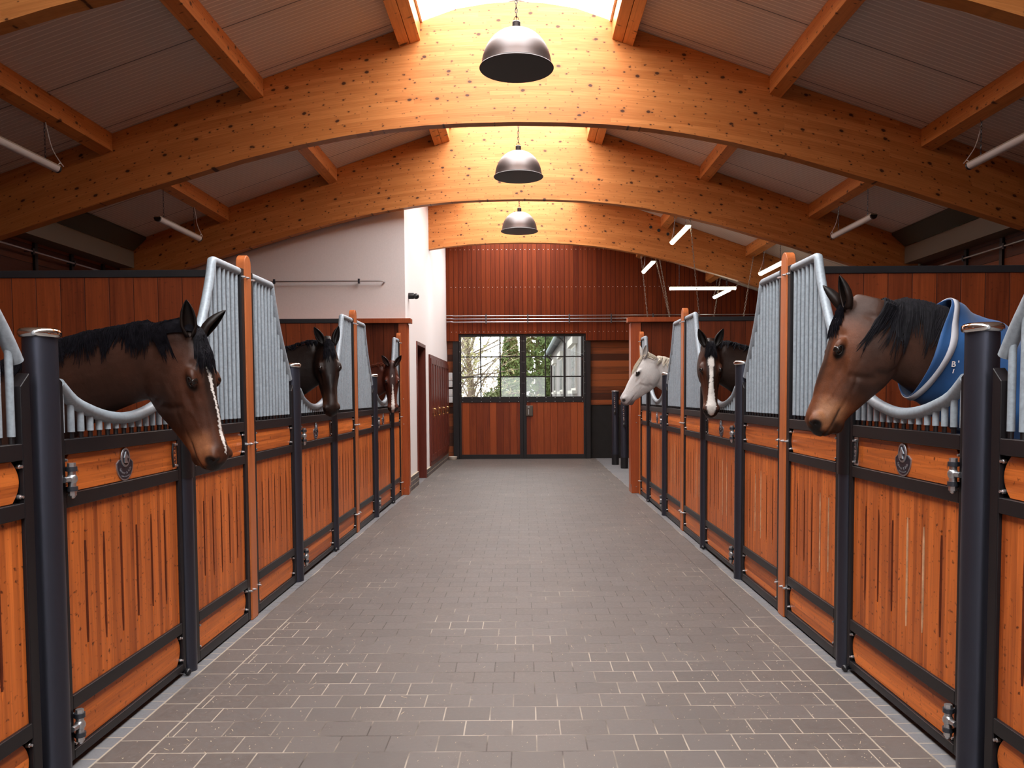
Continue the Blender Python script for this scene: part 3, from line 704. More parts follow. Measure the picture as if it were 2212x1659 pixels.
for side, (X0, d) in SIDES.items():
    protos = {}
    for k_ in range(-1, 3):
        P_ = 1.96 if k_ < 0 else PY[k_]
        # plank post
        if k_ >= 0:
            pp = MB(); pts = [(-0.06, 0), (0.06, 0), (0.06, 2.325)] + [(0.06*math.cos(a*PI/12), 2.325+0.06*math.sin(a*PI/12)) for a in range(1, 12)] + [(-0.06, 2.325)]
            pp.prism(pts, -0.028, 0.032, 'x') if d > 0 else pp.prism(pts, -0.032, 0.028, 'x')
            if 'plank' not in protos:
                t = thing('plank_post', '', 'post', (X0, P_, 0), 0, 'round-topped orange posts between stalls')
                pp.obj('board', M['plank'], t, smooth=50, bevel=0.006)
                for z in (2.235, 1.16, 0.20): bolt(t, 0.032*d, -0.035, z, d)
                protos['plank'] = t
            else: t = dup(protos['plank'], (X0, P_, 0))
            t['label'] = f'{ordn[k_]} round-topped orange plank post on the {side} side of the aisle'
        # panels
        if k_ >= 0:
            L = 0.81 if k_ == 2 else 1.0
            if 'near' not in protos or k_ == 2:
                t = thing('stall_panel', '', 'stall panel', (X0, P_, 0), 0, 'fixed stall panels with galvanised bars')
                tall_panel(t, -1, d, L); protos.setdefault('near', t)
            else: t = dup(protos['near'], (X0, P_, 0))
            t['label'] = f'fixed barred panel just before the {ordn[k_]} orange plank post on the {side}'
        if k_ < 2:
            if 'far' not in protos:
                t = thing('stall_panel', '', 'stall panel', (X0, P_, 0), 0, 'fixed stall panels with galvanised bars')
                tall_panel(t, 1, d); protos['far'] = t
            else: t = dup(protos['far'], (X0, P_, 0))
            t['label'] = (f'barred panel cut off by the {side} edge of the picture' if k_ < 0 else f'fixed barred panel just beyond the {ordn[k_]} orange plank post on the {side}')
            lab = f'{ordn[k_+1]} anthracite post with polished cap on the {side} side'
            yy = P_+1.09 + (0.05 if k_ < 0 else 0)
            if 'post' not in protos: protos['post'] = make_post(X0, yy, d, lab)
            else: dup(protos['post'], (X0, yy, 0), lab)
        if k_ >= 0:
            yy = 4.349-5.38+P_ if k_ < 2 else 11.184
            lab = f'{ordn[k_]} round dark latch post on the {side}, beside the door\'s free edge'
            if 'latch' not in protos: protos['latch'] = make_post(X0, yy, d, lab, False)
            else: dup(protos['latch'], (X0, yy, 0), lab)
            dl = {('left', 0): 'stall door on the left under the bay horse with mane toward us', ('left', 1): 'stall door on the left under the dark horse facing us',
                  ('left', 2): 'farthest left stall door, below the chestnut horse', ('right', 0): 'stall door on the right below the horse in the blue rug',
                  ('right', 1): 'stall door on the right below the horse with the broad white blaze', ('right', 2): 'farthest right stall door, below the grey horse'}[(side, k_)]
            loc = (X0, P_ if k_ < 2 else 12.215, 0)
            if 'door' not in protos: protos['door'] = make_door(d, dl, loc)
            else: dup(protos['door'], loc, dl)
        # partitions between stalls
        if k_ in (0, 1):
            xa, xb = (XL+0.03, X0-0.03) if d > 0 else (X0+0.03, XR-0.03)
            t = thing('stall_partition', f'{ordn[k_]} red boarded partition with black top rail, {side} side', 'partition', (0, P_, 0), 0, 'boarded partitions between stalls')
            MB().box(xa, xb, -0.02, 0.02, 0.0, 2.247).obj('board_panel', M['part'], t, smooth=0)
            MB().box(xa, xb, -0.028, 0.028, 2.245, 2.292).obj('top_rail', M['black'], t, smooth=0, bevel=0.004)
            MB().box(xa, xb, -0.026, 0.026, 0.0, 0.05).obj('bottom_rail', M['black'], t, smooth=0)
# ------------------------------------------------------------------ pendant lamps
def link_chain(mb, a, b, pitch_=0.032, r=0.0028, w_=0.008):
    a, b = Vector(a), Vector(b); n = max(2, int((b-a).length/pitch_)); t = (b-a).normalized()
    ref = Vector((0, 1, 0)) if abs(t.y) < 0.9 else Vector((1, 0, 0)); u = t.cross(ref).normalized(); v = t.cross(u)
    for i in range(n):
        c = a+(b-a)*(i+0.5)/n; q = u if i % 2 else v
        pts = [c + t*(pitch_*0.68*math.cos(k_*PI/4)) + q*(w_*math.sin(k_*PI/4)) for k_ in range(9)]
        mb.tube(pts, r, 5, cap=False)
    return mb
def make_pendant():
    t = thing('pendant_lamp', '', 'lamp', (0, 0, 0), 0, 'gunmetal dome pendants')
    H, R_ = 0.315, 0.291
    out = [(R_*math.cos(a)**0.92, H*math.sin(a)) for a in [PI/2*i/16 for i in range(16)]] + [(0.036, H*0.992)]
    inn = [(r-0.004, max(h-0.004, 0.0)) for r, h in out[::-1]]
    MB().lathe([(0.306, -0.006), (0.309, -0.001), (0.306, 0.004), (0.296, 0.006)] + out[1:] + [(0.005, H*0.996)], n=56).obj('shade', M['tin'], t, smooth=60)
    # open underside: the outer lathe has a bottom cap, so replace it with the lining
    o = t.children[0]; bm = bmesh.new(); bm.from_mesh(o.data)
    bmesh.ops.delete(bm, geom=[f for f in bm.faces if len(f.verts) > 10 and abs(f.normal.z) > 0.9 and f.calc_center_median().z < 0.01], context='FACES'); bm.to_mesh(o.data); bm.free()
    MB().lathe([(0.305, -0.006)] + [(r-0.005, h) for r, h in out[1:]][:16] + [(0.02, H-0.006)], n=56).obj('lining', M['tin_in'], t, smooth=60)
    o = t.children[1]; bm = bmesh.new(); bm.from_mesh(o.data)
    bmesh.ops.delete(bm, geom=[f for f in bm.faces if len(f.verts) > 10 and f.calc_center_median().z < 0.01], context='FACES')
    for f in bm.faces: f.normal_flip()
    bm.to_mesh(o.data); bm.free()
    MB().sphere((0, 0, 0.20), (0.038, 0.038, 0.05), 14, 8).cyl((0, 0, 0.24), (0, 0, 0.31), 0.022, 12).obj('bulb', M['bulb'], t)
    MB().lathe([(0.040, H-0.004), (0.040, H+0.003), (0.034, H+0.006), (0.034, H+0.056), (0.028, H+0.064), (0.012, H+0.068)], n=24).obj('collar', M['black'], t)
    lp = MB()
    for s in (-1, 1): lp.tube([(0.022*s, 0, H+0.064), (0.018*s, 0, H+0.09), (0.0, 0, H+0.112)], 0.0032, 6)
    lp.obj('hanger', M['black'], t)
    link_chain(MB(), (0, 0, H+0.10), (0, 0, 1.79), 0.036, 0.0036, 0.010).obj('chain', M['black'], t)
    MB().tube([(0.004*math.sin(i*1.3), 0.004*math.cos(i*1.3), H+0.05+i*(1.42/40)) for i in range(41)], 0.0028, 6).obj('cord', M['black'], t)
    return t
PL = [((-0.042, 6.93, 4.172), 'nearest and largest dark dome pendant, in front of the large arched beam'),
      ((-0.047, 10.31, 4.172), 'middle dark dome pendant hanging over the aisle'),
      ((-0.052, 13.69, 4.172), 'smallest and farthest dark dome pendant over the aisle')]
p0 = make_pendant()
for i, (loc, lb) in enumerate(PL):
    if i == 0: p0.location = loc; p0['label'] = lb
    else: dup(p0, loc, lb)

# ------------------------------------------------------------------ tube lights
def tube_light(x, y0, y1, z, zp, lit, label, alongx=None, capnear=True):
    t = thing('tube_light', label, 'light', (x, y0, z), 0, 'suspended tube lights')
    L = (y1-y0) if alongx is None else alongx
    def Q(a, b, c): return (b, a, c) if alongx is None else (a, b, c)      # a along, b across
    half = [(0.040*math.cos(PI+PI*i/10), 0.046*math.sin(PI+PI*i/10)) for i in range(11)] + [(0.040, 0.004), (-0.040, 0.004)]
    mb = MB(); n = len(half)
    vs = [Q(0.02, p[0], p[1]) for p in half] + [Q(L-0.02, p[0], p[1]) for p in half]
    mb.add(vs, [tuple(range(n)), tuple(range(n, 2*n))] + [(i, (i+1) % n, n+(i+1) % n, n+i) for i in range(n)])
    mb.obj('diffuser', M['lit'] if lit else M['unlit'], t, smooth=40)
    ml = MB(); 
    c0, c1 = Q(0.0, -0.036, 0.004), Q(L, 0.036, 0.020); ml.box(c0[0], c1[0], c0[1], c1[1], c0[2], c1[2]).obj('housing', M['brasshous'], t, smooth=0, bevel=0.003)
    for a0, a1 in ((-0.004, 0.022), (L-0.022, L+0.004)):
        e = MB(); vs = [Q(a0, p[0]*1.05, p[1]*1.05) for p in half] + [Q(a1, p[0]*1.05, p[1]*1.05) for p in half]
        e.add(vs, [tuple(range(n)), tuple(range(n, 2*n))] + [(i, (i+1) % n, n+(i+1) % n, n+i) for i in range(n)])
        e.obj('end_cap', M['black'] if not lit else M['lit'], t, smooth=40)
    for f_ in (0.14, 0.86):
        zq = zp if alongx is None else zr(abs(x+L*f_-RX))
        p = Q(L*f_, 0, 0.02); top = Q(L*f_, 0, zq-z)
        link_chain(MB(), p, top, 0.034, 0.0022, 0.007).obj('chain', M['darkmetal'], t)
        q = Q(L*f_, 0.0, zq-z-0.006)
        MB().sphere(q, (0.022, 0.022, 0.007), 10, 5).obj('ceiling_hook', M['darkmetal'], t)
    e = Q(L, 0, 0.012); top = Q(L*0.86, 0.012, zp-z-0.02)
    a_ = Vector(top); b_ = Vector(e)
    side = Vector(Q(0.12, 0, 0))
    pth = smooth_path([a_, a_*0.5+b_*0.5+Vector((0, 0, -0.02)), b_*0.8+a_*0.2+side*0.5, b_+side*0.9+Vector((0, 0, 0.03)), b_+side*0.4+Vector((0, 0, 0.045)), b_], 5)
    MB().tube(pth, 0.0045, 6).obj('cable', M['cable'], t)
    return t
M['brasshous'] = plain('tube_light_housing', (0.30, 0.26, 0.20), 0.4)
zo, zm = zr(4.26)-0.19, zr(2.68)-0.19
tube_light(-4.36, 6.45, 7.80, 3.62, zo, False, 'unlit tube light cut off by the left edge of the picture')
tube_light(-4.36, 9.90, 11.18, 3.61, zo, False, 'unlit tube light hanging left, before the white wall')
tube_light(4.25, 6.55, 7.90, 3.63, zo, False, 'unlit tube light cut off by the right edge of the picture')
tube_light(4.25, 10.03, 11.33, 3.62, zo, False, 'unlit tube light on the right above the blue-rugged horse')
tube_light(4.25, 13.46, 14.76, 3.62, zo, True, 'lit tube light partly hidden behind the nearest right plank post')
tube_light(4.25, 17.0, 18.3, 3.62, zo, True, 'lit tube light under the crosswise one, far right bay')
tube_light(2.62, 13.1, 14.5, 4.13, zm, True, 'highest lit tube light, on the farthest beam at the right')
tube_light(2.62, 16.6, 17.92, 4.13, zm, True, 'small lit tube light just below the farthest beam')
tube_light(2.85, 16.0, 16.0, 3.53, zo-0.02, True, 'long lit tube light hung crosswise over the right bay', alongx=1.27)

# loose tie chains in the grooming bay
for a, b, lb in (((2.66, 13.3, zm), (3.02, 13.9, 2.3), 'thin chain slanting down beside the highest lit tube light'),
                 ((2.66, 17.0, zm), (3.25, 17.3, 2.35), 'rightmost of the paired chains before the red cladding'),
                 ((2.62, 16.3, zm), (3.05, 16.4, 2.3), 'left one of the paired chains before the red cladding'),
                 ((2.60, 18.2, zm), (2.85, 18.3, 2.4), 'leftmost thin chain hanging against the red cladding'),
                 ((4.24, 15.2, zo), (3.98, 15.2, 2.35), 'dark chain hanging near the right plank post'),
                 ((4.22, 17.6, zo), (3.95, 17.6, 2.4), 'chain hanging below the lowest lit tube light')):
    o = link_chain(MB(), a, b, 0.05, 0.004, 0.012).obj('tie_chain', M['chain'], None)
    tag(o, lb, 'chain', 'tie chains in the grooming bay')
# pipes
def pipe(name, label, pts, r, brk, bdir, mt='steel', group=None):
    t = thing(name, label, 'pipe', pts[0], 0, group); o = Vector(pts[0])
    MB().tube([Vector(p)-o for p in pts], r, 10).obj('pipe_run', M[mt], t)
    for p in brk:
        q = Vector(p)-o; w_ = Vector(bdir)
        MB().box(q.x-0.014, q.x+0.014, q.y-0.014, q.y+0.014, q.z-0.035, q.z+0.035).tube([q, q+w_], 0.006, 6).obj('bracket', M['darkmetal'], t, smooth=0)
    return t
pipe('wall_pipe', 'thin steel pipe across the front of the white wall', [(-3.95, 12.19, 3.16), (-2.10, 12.19, 3.16), (-2.06, 12.20, 3.155), (-2.05, 12.255, 3.155)], 0.011, [(-3.67, 12.19, 3.16), (-2.42, 12.19, 3.16)], (0, 0.065, 0))
for z, lb in ((3.27, 'top'), (3.20, 'middle'), (3.13, 'bottom')):
    pipe('wall_pipe', f'{lb} one of the three thin pipes across the red cladding', [(-1.745, 18.66, z), (-1.63, 18.66, z), (-1.58, 18.70, z-0.004), (5.6, 18.70, z-0.004)], 0.0095, [(x, 18.70, z-0.004) for x in (-0.84, 0.107, 1.05, 2.0, 2.95, 3.9)], (0, 0.048, 0), group='pipes across the end wall')
pipe('wall_pipe', 'conduit under the left eave, above the black top rail', [(-5.80, 5.0, 3.20), (-5.80, 12.2, 3.20)], 0.012, [(-5.80, y, 3.20) for y in (8.9, 9.8, 10.7, 11.6)], (-0.1, 0, 0))
pipe('wall_pipe', 'conduit under the right eave, above the black top rail', [(5.70, 5.0, 3.20), (5.70, 12.2, 3.20)], 0.012, [(5.70, y, 3.20) for y in (8.9, 9.8, 10.7, 11.6)], (0.1, 0, 0))
# discs on the farthest beam
b3 = [o for o in bpy.data.objects if o.name.startswith('arched_beam') and abs(o.location.y-15.46) < 0.01][0]
for x, z in ((2.38, 4.57), (2.53, 4.51), (2.70, 4.44)):
    MB().lathe([(0.028, -0.075), (0.028, -0.066)], (x, 0, z), 'y', 16).obj('bolt_disc', M['darkmetal'], b3)
# security camera on the white wall
t = thing('security_camera', 'small dark dome camera on the corner of the white wall', 'camera', (-1.75, 12.62, 2.99))
MB().lathe([(0.048, 0.001), (0.048, 0.075), (0.044, 0.085)], (0, 0, 0), 'x', 20).obj('mount', M['black'], t)
MB().sphere((0.115, 0, -0.005), (0.048, 0.048, 0.045), 18, 10).obj('eyeball', M['black'], t)
# switch boxes beside the door
for i, (z0, z1) in enumerate(((1.81, 1.985), (1.655, 1.80), (1.45, 1.61), (1.30, 1.44))):
    o = MB().box(-1.742, -1.622, 18.72, 18.898, z0, z1).obj('switch_box', M['plastic'], None, smooth=0, bevel=0.006)
    tag(o, ['topmost', 'second', 'third', 'lowest'][i] + ' of the pale switch boxes left of the glazed door', 'switch box', 'switch boxes by the door')
    MB().box(-1.64, -1.623, 18.705, 18.72, z0+0.04, z0+0.075).obj('switch', M['white'], o, smooth=0)
o = MB().lathe([(0.075, 0.0), (0.085, 0.01), (0.098, 0.075), (0.092, 0.078), (0.08, 0.02), (0.01, 0.018)], n=28).obj('water_bowl', plain('cream_ceramic', (0.62, 0.57, 0.50), 0.4), None)
o.location = (-1.615, 18.62, 0); tag(o, 'cream round bowl on the floor at the left door post', 'bowl')
# grooming posts on the right
for (x, y, h, lb, cap) in ((1.915, 17.1, 1.53, 'round dark hitching post with a hanging chain, right of the glazed door', True), (2.0, 16.25, 1.30, 'lower dark hitching post nearest the timber pilaster', False)):
    t = thing('hitching_post', lb, 'post', (x, y, 0), 0, 'hitching posts in the grooming bay')
    MB().lathe([(0.072, 0), (0.072, h)], n=28).obj('shaft', M['post'], t)
    MB().lathe([(0.074, h), (0.082, h+0.006), (0.078, h+0.014), (0.01, h+0.018)], n=28).obj('cap', M['steel'] if cap else M['black'], t)
    MB().lathe([(0.076, 0), (0.076, 0.22)], n=28).obj('foot_sleeve', M['black'], t)
    link_chain(MB(), (-0.03, -0.082, h-0.08), (-0.02, -0.085, h-0.38), 0.04, 0.004, 0.011).obj('chain', M['chrome'], t)
    MB().sphere((-0.02, -0.105, h-0.44), (0.026, 0.03, 0.05), 12, 8).obj('counterweight', M['black'], t)
# wood shavings and straw on the pavers
rs = random.Random(3); mb = MB()
for i in range(3000):
    y = 2.3+rs.random()**1.6*12; 
    if rs.random() < 0.55:
        x = rs.choice((-1, 1))*rs.uniform(0.9, 1.66)-0.045
    else: x = rs.uniform(-1.5, 1.45)
    a = rs.uniform(0, PI); L_ = rs.uniform(0.0012, 0.0032) if rs.random() < 0.93 else rs.uniform(0.006, 0.018); w_ = rs.uniform(0.0008, 0.002) if L_ > 0.006 else L_*0.6
    c_, s_ = math.cos(a), math.sin(a); z0 = 0.0006; z1 = rs.uniform(0.0015, 0.004)
    mb.add([(x-c_*L_+s_*w_, y-s_*L_-c_*w_, z0), (x+c_*L_+s_*w_, y+s_*L_-c_*w_, z1), (x+c_*L_-s_*w_, y+s_*L_+c_*w_, z1), (x-c_*L_-s_*w_, y-s_*L_+c_*w_, z0)], [(0, 1, 2, 3)])
o = mb.obj('wood_shavings', plain('straw', (0.38, 0.31, 0.22), 0.7), None, smooth=0)
tag(o, 'pale wood shavings and bits of straw scattered over the pavers', 'shavings', None, 'stuff')
# ------------------------------------------------------------------ outside, seen through the door
struct('ground_outside', MB().box(-40, 40, 19.12, 120, -0.12, -0.03), plain('yard_gravel', (0.30, 0.28, 0.25), 0.9, 0, 0.3, 0.3, 3), smooth=0)
M['grey_boards'] = wood('weathered_boards', (0.20, 0.19, 0.19), (0.42, 0.40, 0.39), 'y', 'z', 0.16, True, 0.7, 0.1, jw=0.06, vary=0.5)
bar = thing('timber_barn', 'weathered grey timber barn seen through the right door leaf', 'building', (1.62, 21.0, 0))
Lb = 28.5
MB().box(0, 6.5, 0, Lb, -0.03, 3.75).obj('wall', M['grey_boards'], bar, smooth=0)
MB().prism([(-0.35, 3.72), (3.2, 5.2), (6.9, 3.72), (6.9, 3.85), (3.2, 5.33), (-0.35, 3.85)], -0.3, Lb+0.3, 'y').obj('roof', plain('slate_roof', (0.20, 0.24, 0.27), 0.6), bar, smooth=0)
MB().tube([(-0.37, -0.3, 3.70), (-0.37, Lb+0.3, 3.70)], 0.07, 10).obj('gutter', plain('pale_gutter', (0.35, 0.44, 0.48), 0.5), bar)
for y in (0.4, 9.8, 24.5):
    MB().tube([(-0.35, y, 3.66), (-0.08, y, 3.4), (-0.08, y, 0.0)], 0.05, 8).obj('downpipe', M['black'], bar)
for y in (4.9, 13.4, 20.4):
    w_ = MB().box(-0.05, 0.02, y-1.2, y+1.2, 1.6, 3.0).obj('window', plain('pale_window_frame', (0.62, 0.60, 0.55), 0.6) if y == 4.9 else bpy.data.materials['pale_window_frame'], bar, smooth=0)
    for q in range(3): MB().box(-0.06, -0.045, y-1.1+q*0.76, y-1.1+q*0.76+0.64, 1.68, 2.92).obj('pane', M['enamel'], w_, smooth=0)
    MB().box(-0.16, 0, y-1.45, y+1.45, 3.0, 3.22).obj('lintel', bpy.data.materials['pale_window_frame'], bar, smooth=0)
    MB().box(-0.16, 0, y-1.3, y+1.3, 1.50, 1.60).obj('sill', bpy.data.materials['pale_window_frame'], bar, smooth=0)
def leaf_mat(name, a, b):
    k = NT(name); r = k.n('ObjectInfo').outputs['Random']; v, x, y, z = k.xyz(); n = k.noise(v, 2.5, 3, 0.6)
    k.set(k.mix(k.ramp(n, 0.35, 0.65), a, b), 0.7, spec=0.2); return k.m
M['bark'] = plain('bark', (0.20, 0.15, 0.11), 0.9, 0, 0.2, 0.3, 12)
M['twig'] = plain('pale_twigs', (0.44, 0.37, 0.26), 0.8)
M['leaf1'] = leaf_mat('young_yellow_green_leaves', (0.42, 0.40, 0.16), (0.62, 0.57, 0.30))
M['leaf2'] = leaf_mat('conifer_green', (0.07, 0.13, 0.045), (0.20, 0.27, 0.09))
M['leaf3'] = leaf_mat('brown_hedge', (0.32, 0.24, 0.16), (0.5, 0.40, 0.27))
M['leaf4'] = leaf_mat('shrub_green', (0.12, 0.17, 0.08), (0.28, 0.30, 0.14))
def leaves(mb, rs, n, fn, size):
    for i in range(n):
        c = fn(); a = Vector((rs.gauss(0, 1), rs.gauss(0, 1), rs.gauss(0, 1))).normalized(); b = a.cross(Vector((rs.gauss(0, 1), rs.gauss(0, 1), rs.gauss(0, 1)))).normalized()
        s_ = size*rs.uniform(0.6, 1.4); c = Vector(c)
        mb.add([c-a*s_, c+b*s_*0.45, c+a*s_, c-b*s_*0.45], [(0, 1, 2, 3)])
def bare_tree(x, y, h, seed, label, lean=0.0, leafn=2500):
    rs = random.Random(seed); t = thing('willow_tree', label, 'tree', (x, y, -0.03), 0, 'trees outside'); tr = MB(); tw = MB(); tips = []
    trunk = [Vector((lean*i/6*h*0.2+rs.uniform(-.08, .08), 0, h*0.75*i/6)) for i in range(7)]; tr.tube(trunk, [0.26-0.03*i for i in range(7)], 8)
    for i in range(46):
        b0 = trunk[rs.randint(1, 5)]; az = rs.uniform(0, 2*PI); el = rs.uniform(0.35, 1.25); L_ = rs.uniform(0.25, 0.55)*h
        d_ = Vector((math.cos(az)*math.cos(el), math.sin(az)*math.cos(el), math.sin(el))); pts = [b0]
        for q in range(5): d_ = (d_+Vector((rs.uniform(-.18, .18), rs.uniform(-.18, .18), rs.uniform(-.12, .1)))).normalized(); pts.append(pts[-1]+d_*L_/5)
        tr.tube(pts, [0.05, 0.04, 0.032, 0.024, 0.016, 0.008], 5)
        for q in range(9):
            s0 = pts[rs.randint(1, 5)]; d2_ = (d_+Vector((rs.uniform(-.8, .8), rs.uniform(-.8, .8), rs.uniform(-.5, .4)))).normalized(); e = s0+d2_*rs.uniform(0.5, 1.6)
            tw.tube([s0, (s0+e)/2+Vector((0, 0, 0.05)), e], [0.014, 0.010, 0.006], 4); tips.append((s0, e))
    tr.obj('trunk', M['bark'], t); tw.obj('twigs', M['twig'], t)
    lv = MB(); leaves(lv, rs, leafn, lambda: (lambda p: p[0]+(p[1]-p[0])*rs.random()+Vector((rs.gauss(0, .12), rs.gauss(0, .12), rs.gauss(0, .12))))(rs.choice(tips)), 0.07)
    lv.obj('leaves', M['leaf1'], t, smooth=0)
bare_tree(-3.1, 32, 8.0, 1, 'bare willow tree behind the left door leaf, with a thick trunk', 0.2, 2200)
bare_tree(-2.9, 47, 7.5, 5, 'slender leafless tree near the centre of the door window', -0.3 , 1300)
bare_tree(-9.5, 56, 9.0, 9, 'farther pale tree at the far left of the door window', 0.1, 1400)
def conifer(x, y, h, r, seed, label):
    rs = random.Random(seed); t = thing('conifer_tree', label, 'tree', (x, y, -0.03), 0, 'trees outside')
    MB().tube([(0, 0, 0), (0, 0, h*0.95)], [0.22, 0.03], 8).obj('trunk', M['bark'], t)
    lv = MB()
    def f():
        u = rs.random()**1.4; a = rs.uniform(0, 2*PI); rr = r*(1-u)*(0.55+0.45*abs(math.sin(a*3+u*22)))*rs.uniform(0.5, 1)**0.4
        return (rr*math.cos(a), rr*math.sin(a), 0.4+u*h-0.15*rr)
    leaves(lv, rs, 5200, f, 0.17); lv.obj('foliage', M['leaf2'], t, smooth=0)
conifer(0.9, 52, 9.0, 1.9, 2, 'tall green conifer left of the grey timber barn')
conifer(-0.9, 58, 7.4, 1.4, 3, 'slimmer conifer behind the middle stile of the door')
conifer(2.3, 60, 8.0, 1.8, 4, 'conifer partly hidden behind the grey timber barn')
def shrub(x, y, rx, ry, rz, mt, n, seed, name, label, grp):
    rs = random.Random(seed); lv = MB()
    def f():
        v = Vector((rs.gauss(0, 1), rs.gauss(0, 1), rs.gauss(0, 1))).normalized()*(rs.random()**0.35); return (v.x*rx, v.y*ry, abs(v.z)*rz+0.02)
    leaves(lv, rs, n, f, 0.085); o = lv.obj(name, M[mt], None, smooth=0); o.location = (x, y, -0.03); tag(o, label, 'shrub', grp)
shrub(-1.0, 30.5, 0.9, 0.9, 1.75, 'leaf4', 2600, 11, 'green_shrub', 'low green shrub behind the lower middle panes', 'shrubs outside')
shrub(0.75, 36, 0.7, 0.8, 1.5, 'leaf4', 1500, 12, 'green_shrub', 'small green shrub at the foot of the grey barn', 'shrubs outside')
shrub(-4.2, 27, 2.2, 1.0, 2.0, 'leaf1', 3600, 13, 'yellow_shrub', 'tangled yellow-green shrub behind the left door leaf', 'shrubs outside')
shrub(-2.0, 64, 9.0, 1.5, 3.9, 'leaf3', 6000, 14, 'brown_hedge', 'tall brown hedge across the far end of the yard', 'shrubs outside')
# ------------------------------------------------------------------ horses
from mathutils.bvhtree import BVHTree
HEAD_U = [-.10, 0, .1, .2, .3, .4, .5, .6, .7, .8, .88, .94, .985, 1.015]
H_TOP = [.025, .047, .062, .068, .068, .063, .056, .050, .047, .049, .051, .042, .016, -.018]
H_BOT = [-.16, -.20, -.238, -.262, -.272, -.268, -.246, -.210, -.175, -.142, -.120, -.104, -.083, -.055]
H_WT = [.045, .054, .070, .088, .096, .092, .074, .060, .053, .051, .055, .048, .036, .012]
H_WM = [.062, .080, .094, .102, .106, .100, .086, .073, .064, .062, .069, .066, .050, .018]
H_WB = [.048, .054, .064, .068, .068, .064, .058, .052, .046, .044, .048, .044, .034, .012]
def interp(x, xs, ys): return float(np.interp(x, xs, ys))
def loft(mb, rings, cap=True):
    n = len(rings[0]); b0 = len(mb.v); vs = [p for r in rings for p in r]; fs = []
    for i in range(len(rings)-1):
        for k_ in range(n): fs.append((i*n+k_, i*n+(k_+1) % n, (i+1)*n+(k_+1) % n, (i+1)*n+k_))
    if cap: fs += [tuple(range(n))[::-1], tuple(range((len(rings)-1)*n, len(rings)*n))]
    mb.add(vs, fs)
def catmull(pts, n):
    out = []
    m_ = len(pts)
    for i in range(m_-1):
        p0, p1, p2, p3 = [np.array(pts[j], float) for j in (max(0, i-1), i, i+1, min(m_-1, i+2))]
        for k_ in range(n):
            t = k_/n; out.append(0.5*((2*p1)+(-p0+p2)*t+(2*p0-5*p1+4*p2-p3)*t*t+(-p0+3*p1-3*p2+p3)*t**3))
    out.append(np.array(pts[-1], float)); return out
BODY = [(0.02, 1.16, .10, .08), (.06, 1.17, .22, .15), (.16, 1.19, .31, .20), (.30, 1.215, .375, .245), (.5, 1.20, .35, .28), (.75, 1.19, .325, .30), (1.0, 1.20, .315, .31),
        (1.25, 1.245, .305, .30), (1.45, 1.25, .30, .285), (1.62, 1.20, .27, .24), (1.74, 1.14, .20, .17), (1.80, 1.10, .10, .09)]
